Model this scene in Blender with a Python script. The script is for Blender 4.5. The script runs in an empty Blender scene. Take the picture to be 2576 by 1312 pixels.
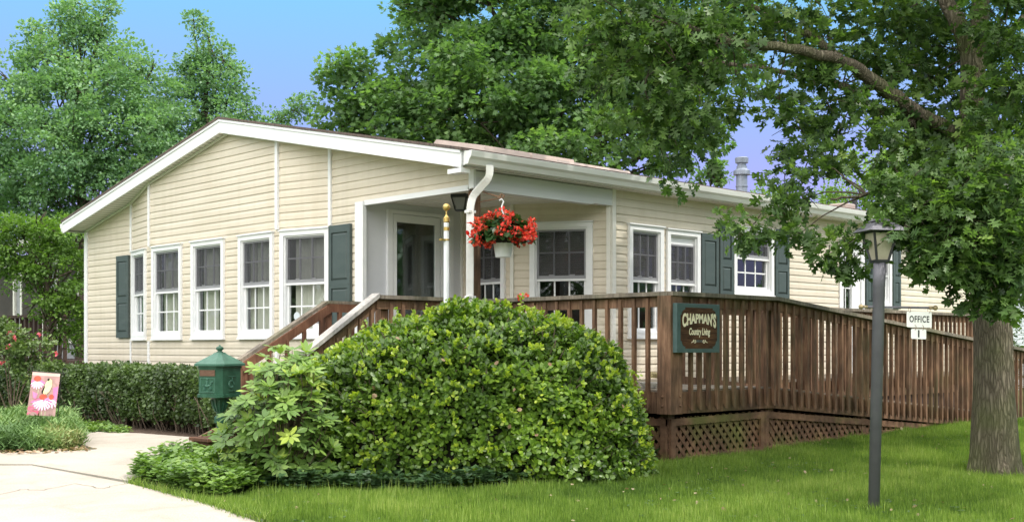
import bpy, math, random
import numpy as np
from mathutils import Vector, Matrix
from mathutils import noise as mnoise
random.seed(7); rng = np.random.default_rng(11)
S = bpy.context.scene
COL = S.collection
PI = math.pi

# ---------------------------------------------------------------- camera frame (survey of the place)
CAM = Vector((-7.98, -8.83, 1.0))
FW = Vector((.694, .72, 0)).normalized(); RT = Vector((.72, -.694, 0)).normalized()
FL = 2966.0; CU = 1288.0; HV = 873.0
def rdir(u, v): return FW + RT*((u-CU)/FL) + Vector((0, 0, (HV-v)/FL))
def atd(u, v, d): return CAM + rdir(u, v)*d
def on_x(u, v, x): r = rdir(u, v); return CAM + r*((x-CAM.x)/r.x)
def on_y(u, v, y): r = rdir(u, v); return CAM + r*((y-CAM.y)/r.y)
def gz(x, y): return max(-0.9, .017*min(max(x, -12), 8) + .06*min(0, y+2.5))
def on_g(u, v):
    r = rdir(u, v); d = 10.0
    for _ in range(30):
        p = CAM + r*d
        d = (gz(p.x, p.y)-CAM.z)/r.z
    return CAM + r*d

# ---------------------------------------------------------------- materials
MATS = {}
def newmat(name):
    m = bpy.data.materials.new(name); m.use_nodes = True
    nt = m.node_tree; b = nt.nodes['Principled BSDF']
    MATS[name] = m
    return m, nt, b
def N(nt, t, **k):
    n = nt.nodes.new(t)
    for a, v in k.items(): setattr(n, a, v)
    return n
def ramp(nt, pts):
    r = N(nt, 'ShaderNodeValToRGB'); e = r.color_ramp.elements
    while len(e) < len(pts): e.new(.5)
    for i, (p, c) in enumerate(pts):
        e[i].position = p; e[i].color = (*c, 1) if len(c) == 3 else c
    return r
def coords(nt, scale=(1, 1, 1), rot=(0, 0, 0)):
    g = N(nt, 'ShaderNodeNewGeometry'); mp = N(nt, 'ShaderNodeMapping')
    mp.inputs['Scale'].default_value = scale; mp.inputs['Rotation'].default_value = rot
    nt.links.new(g.outputs['Position'], mp.inputs['Vector'])
    return mp.outputs['Vector']
def noise_mat(name, cols, scale=(5, 5, 5), detail=6, rough=.7, bump=.0, bscale=None, spec=.4, rot=(0, 0, 0), nrough=.6, bdist=.01, metal=0):
    m, nt, b = newmat(name)
    v = coords(nt, scale, rot)
    n = N(nt, 'ShaderNodeTexNoise'); n.inputs['Scale'].default_value = 1; n.inputs['Detail'].default_value = detail
    n.inputs['Roughness'].default_value = nrough
    nt.links.new(v, n.inputs['Vector'])
    k = len(cols); r = ramp(nt, [(.3+.4*i/(k-1), c) for i, c in enumerate(cols)])
    nt.links.new(n.outputs['Fac'], r.inputs['Fac']); nt.links.new(r.outputs['Color'], b.inputs['Base Color'])
    b.inputs['Roughness'].default_value = rough; b.inputs['Specular IOR Level'].default_value = spec
    b.inputs['Metallic'].default_value = metal
    if bump:
        n2 = n
        if bscale:
            n2 = N(nt, 'ShaderNodeTexNoise'); n2.inputs['Scale'].default_value = 1; n2.inputs['Detail'].default_value = 5
            nt.links.new(coords(nt, bscale, rot), n2.inputs['Vector'])
        bp = N(nt, 'ShaderNodeBump'); bp.inputs['Strength'].default_value = bump; bp.inputs['Distance'].default_value = bdist
        nt.links.new(n2.outputs['Fac'], bp.inputs['Height']); nt.links.new(bp.outputs['Normal'], b.inputs['Normal'])
    return m
def leaf_mat(name, cols, trans=.35, rough=.45, spec=.45, tcol=None):
    """cols: ramp over the per-leaf value"""
    m, nt, b = newmat(name)
    a = N(nt, 'ShaderNodeAttribute'); a.attribute_name = 'rnd'
    k = len(cols); r = ramp(nt, [(i/(k-1), c) for i, c in enumerate(cols)])
    nt.links.new(a.outputs['Fac'], r.inputs['Fac'])
    nt.links.new(r.outputs['Color'], b.inputs['Base Color'])
    b.inputs['Roughness'].default_value = rough; b.inputs['Specular IOR Level'].default_value = spec
    t = N(nt, 'ShaderNodeBsdfTranslucent'); mx = N(nt, 'ShaderNodeMixShader'); mx.inputs[0].default_value = trans
    mc = N(nt, 'ShaderNodeMix', data_type='RGBA', blend_type='MULTIPLY'); mc.inputs[0].default_value = 1
    mc.inputs['B'].default_value = (1.35, 1.5, .6, 1)
    nt.links.new(r.outputs['Color'], mc.inputs['A'])
    nt.links.new(mc.outputs['Result'], t.inputs['Color'])
    nt.links.new(b.outputs['BSDF'], mx.inputs[1]); nt.links.new(t.outputs['BSDF'], mx.inputs[2])
    nt.links.new(mx.outputs['Shader'], nt.nodes['Material Output'].inputs['Surface'])
    return m

def siding_mat():
    m, nt, b = newmat('siding')
    n = N(nt, 'ShaderNodeTexNoise'); n.inputs['Scale'].default_value = 1; n.inputs['Detail'].default_value = 5
    nt.links.new(coords(nt, (.9, .9, 7)), n.inputs['Vector'])
    r = ramp(nt, [(.3, (.62, .55, .445)), (.7, (.69, .62, .515))])
    nt.links.new(n.outputs['Fac'], r.inputs['Fac'])
    # grime streaks running down
    n3 = N(nt, 'ShaderNodeTexNoise'); n3.inputs['Scale'].default_value = 1; n3.inputs['Detail'].default_value = 4
    nt.links.new(coords(nt, (9, 9, .7)), n3.inputs['Vector'])
    r3 = ramp(nt, [(.45, (1, 1, 1)), (.8, (.86, .85, .8))]); nt.links.new(n3.outputs['Fac'], r3.inputs['Fac'])
    mx = N(nt, 'ShaderNodeMix', data_type='RGBA', blend_type='MULTIPLY'); mx.inputs[0].default_value = .6
    nt.links.new(r.outputs['Color'], mx.inputs['A']); nt.links.new(r3.outputs['Color'], mx.inputs['B'])
    nt.links.new(mx.outputs['Result'], b.inputs['Base Color'])
    b.inputs['Roughness'].default_value = .48; b.inputs['Specular IOR Level'].default_value = .35
    n2 = N(nt, 'ShaderNodeTexNoise'); n2.inputs['Scale'].default_value = 1; n2.inputs['Detail'].default_value = 3
    nt.links.new(coords(nt, (3, 3, 40)), n2.inputs['Vector'])
    bp = N(nt, 'ShaderNodeBump'); bp.inputs['Strength'].default_value = .25; bp.inputs['Distance'].default_value = .004
    nt.links.new(n2.outputs['Fac'], bp.inputs['Height']); nt.links.new(bp.outputs['Normal'], b.inputs['Normal'])
    return m
def wood_mat(name, c0, c1, c2, sc=(14, 14, 1.5), green=None, grn_amt=0):
    m, nt, b = newmat(name)
    n = N(nt, 'ShaderNodeTexNoise'); n.inputs['Scale'].default_value = 1; n.inputs['Detail'].default_value = 8; n.inputs['Roughness'].default_value = .65
    nt.links.new(coords(nt, tuple(3*s for s in sc)), n.inputs['Vector'])
    r = ramp(nt, [(.25, c0), (.5, c1), (.75, c2)]); nt.links.new(n.outputs['Fac'], r.inputs['Fac'])
    n2 = N(nt, 'ShaderNodeTexNoise'); n2.inputs['Scale'].default_value = 1; n2.inputs['Detail'].default_value = 5
    nt.links.new(coords(nt, (3.5, 3.5, 3.5)), n2.inputs['Vector'])
    r2 = ramp(nt, [(.35, (.6, .6, .62)), (.65, (1.25, 1.2, 1.15))]); nt.links.new(n2.outputs['Fac'], r2.inputs['Fac'])
    mx = N(nt, 'ShaderNodeMix', data_type='RGBA', blend_type='MULTIPLY'); mx.inputs[0].default_value = 1
    nt.links.new(r.outputs['Color'], mx.inputs['A']); nt.links.new(r2.outputs['Color'], mx.inputs['B'])
    out = mx.outputs['Result']
    if green:
        n3 = N(nt, 'ShaderNodeTexNoise'); n3.inputs['Scale'].default_value = 2.2; n3.inputs['Detail'].default_value = 4
        nt.links.new(coords(nt, (1, 1, 1)), n3.inputs['Vector'])
        r3 = ramp(nt, [(.5, (0, 0, 0)), (.75, (grn_amt,)*3)]); nt.links.new(n3.outputs['Fac'], r3.inputs['Fac'])
        m3 = N(nt, 'ShaderNodeMix', data_type='RGBA'); m3.inputs['B'].default_value = (*green, 1)
        nt.links.new(r3.outputs['Color'], m3.inputs[0]); nt.links.new(out, m3.inputs['A']); out = m3.outputs['Result']
    nt.links.new(out, b.inputs['Base Color'])
    b.inputs['Roughness'].default_value = .75; b.inputs['Specular IOR Level'].default_value = .25
    bp = N(nt, 'ShaderNodeBump'); bp.inputs['Strength'].default_value = .5; bp.inputs['Distance'].default_value = .004
    nt.links.new(n.outputs['Fac'], bp.inputs['Height']); nt.links.new(bp.outputs['Normal'], b.inputs['Normal'])
    return m
def glass_mat():
    m, nt, b = newmat('window_glass'); nt.nodes.remove(b)
    g = N(nt, 'ShaderNodeBsdfGlossy'); g.inputs['Roughness'].default_value = .015; g.inputs['Color'].default_value = (.9, .95, 1, 1)
    t = N(nt, 'ShaderNodeBsdfTransparent'); t.inputs['Color'].default_value = (.86, .9, .88, 1)
    lw = N(nt, 'ShaderNodeLayerWeight'); lw.inputs['Blend'].default_value = .5
    pw = N(nt, 'ShaderNodeMath', operation='POWER'); pw.inputs[1].default_value = 3.2; nt.links.new(lw.outputs['Facing'], pw.inputs[0])
    f = N(nt, 'ShaderNodeMapRange'); f.inputs['To Min'].default_value = .07; f.inputs['To Max'].default_value = .95; nt.links.new(pw.outputs[0], f.inputs['Value'])
    n = N(nt, 'ShaderNodeTexNoise'); n.inputs['Scale'].default_value = 2.5; n.inputs['Detail'].default_value = 1
    bp = N(nt, 'ShaderNodeBump'); bp.inputs['Strength'].default_value = .06; bp.inputs['Distance'].default_value = .02
    nt.links.new(coords(nt), n.inputs['Vector']); nt.links.new(n.outputs['Fac'], bp.inputs['Height'])
    nt.links.new(bp.outputs['Normal'], g.inputs['Normal'])
    mx = N(nt, 'ShaderNodeMixShader')
    nt.links.new(f.outputs[0], mx.inputs[0]); nt.links.new(t.outputs[0], mx.inputs[1]); nt.links.new(g.outputs[0], mx.inputs[2])
    nt.links.new(mx.outputs[0], nt.nodes['Material Output'].inputs['Surface'])
    return m
def screen_mat():
    m, nt, b = newmat('insect_screen')
    b.inputs['Base Color'].default_value = (.085, .085, .095, 1); b.inputs['Roughness'].default_value = .7
    t = N(nt, 'ShaderNodeBsdfTransparent'); t.inputs['Color'].default_value = (.9, .9, .92, 1)
    mx = N(nt, 'ShaderNodeMixShader'); mx.inputs[0].default_value = .42
    nt.links.new(t.outputs[0], mx.inputs[1]); nt.links.new(b.outputs[0], mx.inputs[2])
    nt.links.new(mx.outputs[0], nt.nodes['Material Output'].inputs['Surface'])
    return m
def bark_mat():
    m, nt, b = newmat('oak_bark')
    v = coords(nt, (52, 52, 9))
    n0 = N(nt, 'ShaderNodeTexNoise'); n0.inputs['Scale'].default_value = 1; n0.inputs['Detail'].default_value = 5; nt.links.new(v, n0.inputs['Vector'])
    ad = N(nt, 'ShaderNodeMix', data_type='VECTOR'); ad.inputs[0].default_value = .55
    nt.links.new(v, ad.inputs['A']); nt.links.new(n0.outputs['Color'], ad.inputs['B'])
    vo = N(nt, 'ShaderNodeTexVoronoi', feature='DISTANCE_TO_EDGE'); vo.inputs['Scale'].default_value = 1.6
    nt.links.new(ad.outputs['Result'], vo.inputs['Vector'])
    r = ramp(nt, [(.0, (.085, .07, .052)), (.16, (.15, .128, .095)), (.5, (.22, .19, .145))])
    nt.links.new(vo.outputs['Distance'], r.inputs['Fac'])
    n = N(nt, 'ShaderNodeTexNoise'); n.inputs['Scale'].default_value = 2.4; n.inputs['Detail'].default_value = 6
    nt.links.new(coords(nt), n.inputs['Vector'])
    r2 = ramp(nt, [(.42, (0, 0, 0)), (.7, (.7, .7, .7))]); nt.links.new(n.outputs['Fac'], r2.inputs['Fac'])
    mx = N(nt, 'ShaderNodeMix', data_type='RGBA'); mx.inputs['B'].default_value = (.10, .115, .045, 1)
    nt.links.new(r2.outputs['Color'], mx.inputs[0]); nt.links.new(r.outputs['Color'], mx.inputs['A'])
    nt.links.new(mx.outputs['Result'], b.inputs['Base Color']); b.inputs['Roughness'].default_value = .9
    b.inputs['Specular IOR Level'].default_value = .15
    bp = N(nt, 'ShaderNodeBump'); bp.inputs['Strength'].default_value = .8; bp.inputs['Distance'].default_value = .018
    r4 = ramp(nt, [(0, (0, 0, 0)), (.3, (1, 1, 1))]); nt.links.new(vo.outputs['Distance'], r4.inputs['Fac'])
    nt.links.new(r4.outputs['Color'], bp.inputs['Height']); nt.links.new(bp.outputs['Normal'], b.inputs['Normal'])
    return m
def concrete_mat():
    m, nt, b = newmat('concrete')
    n = N(nt, 'ShaderNodeTexNoise'); n.inputs['Scale'].default_value = .9; n.inputs['Detail'].default_value = 8; nt.links.new(coords(nt), n.inputs['Vector'])
    r = ramp(nt, [(.3, (.31, .275, .235)), (.7, (.41, .375, .33))]); nt.links.new(n.outputs['Fac'], r.inputs['Fac'])
    n2 = N(nt, 'ShaderNodeTexNoise'); n2.inputs['Scale'].default_value = 90; n2.inputs['Detail'].default_value = 3; nt.links.new(coords(nt), n2.inputs['Vector'])
    r2 = ramp(nt, [(.35, (.78, .76, .74)), (.6, (1.05, 1.05, 1.05))]); nt.links.new(n2.outputs['Fac'], r2.inputs['Fac'])
    mx = N(nt, 'ShaderNodeMix', data_type='RGBA', blend_type='MULTIPLY'); mx.inputs[0].default_value = .8
    nt.links.new(r.outputs['Color'], mx.inputs['A']); nt.links.new(r2.outputs['Color'], mx.inputs['B'])
    n5 = N(nt, 'ShaderNodeTexNoise'); n5.inputs['Scale'].default_value = 3.3; n5.inputs['Detail'].default_value = 7; n5.inputs['Distortion'].default_value = .8; nt.links.new(coords(nt), n5.inputs['Vector'])
    r5 = ramp(nt, [(.52, (1, 1, 1)), (.72, (.86, .85, .83))]); nt.links.new(n5.outputs['Fac'], r5.inputs['Fac'])
    m5 = N(nt, 'ShaderNodeMix', data_type='RGBA', blend_type='MULTIPLY'); m5.inputs[0].default_value = 1
    nt.links.new(mx.outputs['Result'], m5.inputs['A']); nt.links.new(r5.outputs['Color'], m5.inputs['B']); mx = m5
    nt.links.new(mx.outputs['Result'], b.inputs['Base Color']); b.inputs['Roughness'].default_value = .85
    bp = N(nt, 'ShaderNodeBump'); bp.inputs['Strength'].default_value = .3; bp.inputs['Distance'].default_value = .004
    nt.links.new(n2.outputs['Fac'], bp.inputs['Height']); nt.links.new(bp.outputs['Normal'], b.inputs['Normal'])
    return m
siding_mat(); glass_mat(); screen_mat(); bark_mat(); concrete_mat()
noise_mat('white_trim', [(.74, .75, .77), (.82, .82, .83)], (2, 2, 6), rough=.45)
noise_mat('white_gutter', [(.66, .66, .65), (.78, .78, .77)], (1.2, 6, 8), rough=.4)
noise_mat('soffit_white', [(.70, .68, .63), (.77, .75, .70)], (1.5, 1.5, 1.5), rough=.55)
noise_mat('grey_white_panel', [(.62, .63, .67), (.7, .71, .75)], (2, 2, 2), rough=.5)
noise_mat('header_board', [(.58, .59, .61), (.68, .69, .70)], (.8, .8, 14), rough=.55)
noise_mat('shutter_green', [(.058, .08, .078), (.075, .098, .096)], (3, 3, 9), rough=.5)
noise_mat('sash_grey', [(.25, .25, .27), (.3, .3, .32)], (3, 3, 3), rough=.5)
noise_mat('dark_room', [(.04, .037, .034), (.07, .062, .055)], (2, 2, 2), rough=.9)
noise_mat('room_blind', [(.58, .55, .49), (.68, .65, .59)], (6, 6, .5), rough=.8)
noise_mat('slat_blind', [(.13, .10, .08), (.2, .16, .13)], (2, 2, 2), rough=.7)
noise_mat('shingle', [(.06, .05, .05), (.12, .09, .08), (.16, .12, .1)], (12, 30, 12), rough=.95, bump=.5)
noise_mat('skylight_panel', [(.36, .28, .245), (.46, .37, .32)], (1.2, 4, 4), rough=.3)
noise_mat('galvanised', [(.20, .23, .29), (.30, .34, .42)], (8, 8, 2), rough=.4, metal=.3)
wood_mat('deck_wood', (.072, .040, .026), (.16, .093, .058), (.28, .175, .115), green=(.075, .085, .03), grn_amt=.45)
wood_mat('weathered_cap', (.10, .085, .065), (.19, .165, .135), (.30, .27, .23), green=(.10, .12, .04), grn_amt=.5)
wood_mat('stair_rail_wood', (.085, .038, .024), (.14, .068, .042), (.20, .11, .07))
wood_mat('grey_rail_wood', (.26, .25, .24), (.40, .385, .37), (.52, .5, .48))
wood_mat('lattice_wood', (.085, .046, .028), (.165, .094, .058), (.26, .16, .10), sc=(4, 4, 4), green=(.12, .17, .03), grn_amt=.55)
wood_mat('sign_wood', (.022, .010, .005), (.075, .035, .016), (.16, .085, .04), sc=(2, 2, 22))
noise_mat('sign_green', [(.055, .095, .095), (.085, .135, .13)], (9, 9, 9), rough=.4)
noise_mat('sign_cream', [(.82, .74, .52), (.88, .81, .62)], (9, 9, 9), rough=.6)
noise_mat('sign_faded', [(.11, .13, .13), (.16, .17, .16)], (30, 30, 30), rough=.6)
noise_mat('black_paint', [(.006, .006, .006), (.012, .012, .012)], (9, 9, 9), rough=.5)
noise_mat('post_grey', [(.12, .115, .14), (.165, .16, .19)], (7, 7, 7), rough=.5, bump=.15, bscale=(160, 160, 160), bdist=.002)
noise_mat('lantern_black', [(.02, .021, .025), (.04, .042, .048)], (9, 9, 9), rough=.5)
noise_mat('lantern_glass', [(.36, .32, .25), (.50, .45, .37)], (12, 12, 5), rough=.25)
noise_mat('brass', [(.50, .33, .09), (.66, .47, .18)], (20, 20, 20), rough=.3, metal=.7)
noise_mat('dull_brass', [(.26, .2, .11), (.42, .34, .2)], (30, 30, 30), rough=.5, metal=.3)
noise_mat('plate_white', [(.78, .78, .76), (.85, .85, .84)], (20, 20, 20), rough=.4)
noise_mat('mailbox_green', [(.014, .062, .036), (.022, .085, .05), (.035, .11, .07)], (16, 16, 16), rough=.38, bump=.2, bscale=(90, 90, 90), bdist=.003)
noise_mat('mailbox_worn', [(.035, .115, .078), (.06, .155, .11)], (30, 30, 30), rough=.45)
noise_mat('slot_brown', [(.10, .05, .03), (.15, .085, .055)], (30, 30, 60), rough=.6)
noise_mat('pot_white', [(.72, .74, .76), (.8, .81, .83)], (9, 9, 9), rough=.4)
noise_mat('pipe_white', [(.7, .72, .76), (.8, .81, .84)], (5, 5, 5), rough=.35)
noise_mat('rust_iron', [(.16, .08, .045), (.25, .14, .08)], (40, 40, 40), rough=.8)
noise_mat('iron_black', [(.012, .012, .012), (.02, .02, .02)], (9, 9, 9), rough=.5)
noise_mat('flag_cloth', [(.58, .36, .34), (.42, .26, .25), (.62, .36, .36)], (7, 7, 7), rough=.8)
noise_mat('flag_hem', [(.72, .52, .48), (.78, .58, .53)], (7, 7, 7), rough=.8)
noise_mat('print_white', [(.86, .78, .86), (.93, .88, .93)], (30, 30, 8), rough=.8)
noise_mat('print_pink', [(.78, .18, .42), (.82, .32, .55)], (40, 40, 9), rough=.8)
noise_mat('print_magenta', [(.72, .12, .22), (.8, .22, .32)], (20, 20, 20), rough=.8)
noise_mat('print_orange', [(.55, .08, .05), (.66, .15, .10)], (60, 60, 60), rough=.8)
noise_mat('print_yellow', [(.88, .76, .34), (.92, .86, .6)], (20, 20, 20), rough=.8)
noise_mat('print_stem', [(.55, .6, .35), (.62, .66, .45)], (20, 20, 20), rough=.8)
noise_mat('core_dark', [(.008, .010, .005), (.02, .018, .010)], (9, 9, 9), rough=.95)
noise_mat('twig', [(.09, .065, .045), (.17, .13, .10)], (20, 20, 20), rough=.9)
noise_mat('twig_dark', [(.045, .035, .025), (.085, .065, .048)], (20, 20, 20), rough=.9)
noise_mat('hall_grey', [(.2, .19, .18), (.36, .34, .33)], (3, 3, .6), rough=.9)
noise_mat('mulch', [(.035, .022, .015), (.10, .065, .045), (.16, .11, .08)], (25, 25, 25), rough=.95, bump=.8, bdist=.02)
noise_mat('lawn_ground', [(.030, .060, .012), (.055, .105, .022), (.075, .14, .03)], (2, 2, 2), rough=.95, bump=.7, bscale=(60, 60, 60), bdist=.02)
noise_mat('far_wall', [(.26, .27, .29), (.33, .34, .36)], (1, 1, 9), rough=.8)
noise_mat('far_roof', [(.13, .12, .12), (.2, .19, .19)], (6, 6, 6), rough=.9)
noise_mat('pale_wall', [(.55, .6, .66), (.62, .67, .72)], (1, 1, 6), rough=.7)
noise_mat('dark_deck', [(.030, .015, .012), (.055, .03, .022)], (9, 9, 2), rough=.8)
noise_mat('flame_warm', [(.6, .38, .1), (.7, .45, .15)], (9, 9, 9), rough=.4, metal=.5)
noise_mat('paper', [(.75, .74, .7), (.5, .5, .47)], (50, 50, 50), rough=.8)
noise_mat('bristle', [(.45, .36, .18), (.6, .5, .28)], (60, 60, 60), rough=.9)
leaf_mat('leaf_oak', [(.045, .09, .035), (.09, .165, .052), (.15, .25, .07), (.24, .35, .09)], trans=.46, rough=.42)
leaf_mat('leaf_maple', [(.06, .125, .05), (.105, .195, .075), (.155, .27, .095), (.24, .37, .13)], trans=.5, rough=.45)
leaf_mat('leaf_far', [(.08, .17, .09), (.13, .25, .125), (.19, .33, .16), (.28, .42, .23)], trans=.35, rough=.45)
leaf_mat('leaf_lime', [(.08, .16, .03), (.15, .26, .05), (.24, .36, .085)], trans=.4, rough=.5)
leaf_mat('leaf_bush', [(.032, .068, .016), (.08, .155, .022), (.175, .29, .030), (.40, .48, .05)], trans=.34, rough=.36, spec=.6)
leaf_mat('leaf_hedge', [(.035, .06, .022), (.07, .115, .038), (.12, .19, .06), (.2, .27, .09)], trans=.25, rough=.42)
leaf_mat('leaf_rhodo', [(.06, .12, .032), (.115, .205, .048), (.19, .30, .062), (.36, .45, .075)], trans=.25, rough=.42, spec=.4)
leaf_mat('leaf_ivy', [(.025, .055, .025), (.05, .10, .042), (.08, .15, .055)], trans=.15, rough=.35)
leaf_mat('leaf_cover', [(.06, .12, .03), (.13, .23, .05), (.24, .35, .09)], trans=.3, rough=.45)
leaf_mat('needle_juniper', [(.07, .14, .04), (.12, .22, .065), (.19, .30, .095), (.27, .26, .11)], trans=.15, rough=.6)
leaf_mat('grass_blade', [(.06, .115, .02), (.12, .20, .032), (.19, .29, .05), (.36, .42, .13)], trans=.35, rough=.5, spec=.3)
leaf_mat('petal_red', [(.58, .02, .018), (.78, .06, .045), (.86, .16, .10)], trans=.3, rough=.5)
leaf_mat('petal_pink', [(.6, .08, .14), (.75, .2, .28)], trans=.3, rough=.5)
leaf_mat('leaf_begonia', [(.018, .05, .016), (.035, .085, .025), (.07, .13, .04)], trans=.2, rough=.35)
leaf_mat('dry_leaf', [(.16, .09, .05), (.35, .25, .17), (.45, .36, .27)], trans=.2, rough=.8)
M = MATS

# ---------------------------------------------------------------- object helpers
ORG = {}
def tag(o, label=None, cat=None, group=None, kind=None):
    if label: o['label'] = label
    if cat: o['category'] = cat
    if group: o['group'] = group
    if kind: o['kind'] = kind
    return o
def thing(name, loc, label, cat, group=None):
    o = bpy.data.objects.new(name, None); COL.objects.link(o); o.empty_display_size = .2
    o.location = loc; ORG[o.name] = Vector(loc)
    return tag(o, label, cat, group)
def link(name, me, parent=None, org=None):
    o = bpy.data.objects.new(name, me); COL.objects.link(o)
    if parent is not None:
        o.parent = parent; ORG[o.name] = ORG[parent.name]
    elif org is not None:
        o.location = org; ORG[o.name] = Vector(org)
    else: ORG[o.name] = Vector((0, 0, 0))
    return o
class MB:
    def __init__(s): s.v = []; s.f = []; s.mi = []; s.mat = 0
    def add(s, vs, fs):
        b = len(s.v); s.v += [tuple(v) for v in vs]; s.f += [tuple(b+i for i in f) for f in fs]; s.mi += [s.mat]*len(fs)
    def box(s, a, b):
        x0, y0, z0 = a; x1, y1, z1 = b
        s.add([(x0,y0,z0),(x1,y0,z0),(x1,y1,z0),(x0,y1,z0),(x0,y0,z1),(x1,y0,z1),(x1,y1,z1),(x0,y1,z1)],
              [(0,3,2,1),(4,5,6,7),(0,1,5,4),(1,2,6,5),(2,3,7,6),(3,0,4,7)])
    def hexa(s, p): # 8 points: bottom 4, top 4
        s.add(p, [(0,3,2,1),(4,5,6,7),(0,1,5,4),(1,2,6,5),(2,3,7,6),(3,0,4,7)])
    def pbox(s, F, s0, s1, z0, z1, o0, o1):
        P = lambda a, o, z: pt(F, a, z, o)
        s.hexa([P(s0,o0,z0),P(s1,o0,z0),P(s1,o1,z0),P(s0,o1,z0),P(s0,o0,z1),P(s1,o0,z1),P(s1,o1,z1),P(s0,o1,z1)])
    def beam(s, a, b, w, h, up=Vector((0,0,1))):
        a = Vector(a); b = Vector(b); d = (b-a).normalized(); r = d.cross(up).normalized()*w/2; u = r.cross(d).normalized()*h/2
        s.hexa([a-r-u, a+r-u, b+r-u, b-r-u, a-r+u, a+r+u, b+r+u, b-r+u])
    def tube(s, pts, rad, n=10, cap=True):
        pts = [Vector(p) for p in pts]
        if not hasattr(rad, '__len__'): rad = [rad]*len(pts)
        b = len(s.v); prev = None
        for i, p in enumerate(pts):
            d = (pts[min(i+1, len(pts)-1)]-pts[max(i-1, 0)]).normalized()
            if prev is None: x = d.orthogonal().normalized()
            else: x = (prev - d*prev.dot(d)).normalized()
            prev = x; y = d.cross(x)
            for k in range(n):
                a = 2*PI*k/n; s.v.append(tuple(p + x*math.cos(a)*rad[i] + y*math.sin(a)*rad[i]))
        for i in range(len(pts)-1):
            for k in range(n):
                s.f.append((b+i*n+k, b+i*n+(k+1)%n, b+(i+1)*n+(k+1)%n, b+(i+1)*n+k)); s.mi.append(s.mat)
        if cap:
            s.f.append(tuple(b+k for k in range(n))[::-1]); s.mi.append(s.mat)
            e = b+(len(pts)-1)*n; s.f.append(tuple(e+k for k in range(n))); s.mi.append(s.mat)
    def lathe(s, c, prof, n=24, rot=0, axes=None):
        c = Vector(c); b = len(s.v)
        for (r, z) in prof:
            for k in range(n):
                a = 2*PI*k/n+rot; s.v.append((c.x+r*math.cos(a), c.y+r*math.sin(a), c.z+z))
        for i in range(len(prof)-1):
            for k in range(n):
                s.f.append((b+i*n+k, b+i*n+(k+1)%n, b+(i+1)*n+(k+1)%n, b+(i+1)*n+k)); s.mi.append(s.mat)
        s.f.append(tuple(b+k for k in range(n))[::-1]); s.mi.append(s.mat)
        e = b+(len(prof)-1)*n; s.f.append(tuple(e+k for k in range(n))); s.mi.append(s.mat)
    def sphere(s, c, r, n=16, sc=(1,1,1)):
        c = Vector(c); m = n//2; b = len(s.v)
        for i in range(m+1):
            th = PI*i/m
            for k in range(n):
                a = 2*PI*k/n; s.v.append((c.x+r*sc[0]*math.sin(th)*math.cos(a), c.y+r*sc[1]*math.sin(th)*math.sin(a), c.z-r*sc[2]*math.cos(th)))
        for i in range(m):
            for k in range(n):
                s.f.append((b+i*n+k, b+i*n+(k+1)%n, b+(i+1)*n+(k+1)%n, b+(i+1)*n+k)); s.mi.append(s.mat)
    def prism(s, poly, off): # poly list of Vectors, off Vector
        n = len(poly); off = Vector(off)
        vs = [Vector(p) for p in poly] + [Vector(p)+off for p in poly]
        s.add(vs, [tuple(range(n))[::-1], tuple(range(n, 2*n))] + [(i, (i+1)%n, n+(i+1)%n, n+i) for i in range(n)])
    def build(s, name, mat, parent=None, org=None, smooth=False, label=None, bevel=0):
        me = bpy.data.meshes.new(name)
        o0 = ORG[parent.name] if parent is not None else (Vector(org) if org is not None else Vector((0,0,0)))
        me.from_pydata([(v[0]-o0.x, v[1]-o0.y, v[2]-o0.z) for v in s.v], [], s.f)
        for m_ in (mat if isinstance(mat, (list, tuple)) else [mat]): me.materials.append(M[m_])
        if isinstance(mat, (list, tuple)): me.polygons.foreach_set('material_index', s.mi)
        if smooth:
            me.polygons.foreach_set('use_smooth', [True]*len(me.polygons))
        me.update()
        o = link(name, me, parent, org)
        if bevel:
            bv = o.modifiers.new('b', 'BEVEL'); bv.width = bevel; bv.segments = 2; bv.limit_method = 'ANGLE'
        if label: o['label'] = label
        return o
def pt(F, s, z, o=0):
    P0, d, n = F
    return Vector((P0[0]+d[0]*s+n[0]*o, P0[1]+d[1]*s+n[1]*o, z))
def frame(x0, y0, x1, y1):
    l = math.hypot(x1-x0, y1-y0); d = ((x1-x0)/l, (y1-y0)/l)
    return ((x0, y0), d, (d[1], -d[0])), l
def s_of(F, u):
    P0, d, n = F; r = rdir(u, HV)
    # CAM + k r = P0 + s d
    ax, ay = P0[0]-CAM.x, P0[1]-CAM.y
    det = r.x*(-d[1]) + d[0]*r.y
    k = (ax*(-d[1]) + d[0]*ay)/det
    s_ = (r.x*ay - r.y*ax)/det
    return s_
def inst(name, me, parent, pos, rz=0, label=None):
    o = bpy.data.objects.new(name, me); COL.objects.link(o); o.parent = parent
    o.location = Vector(pos)-ORG[parent.name]; o.rotation_euler = (0, 0, rz); ORG[o.name] = Vector((0,0,0))
    return o

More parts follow.
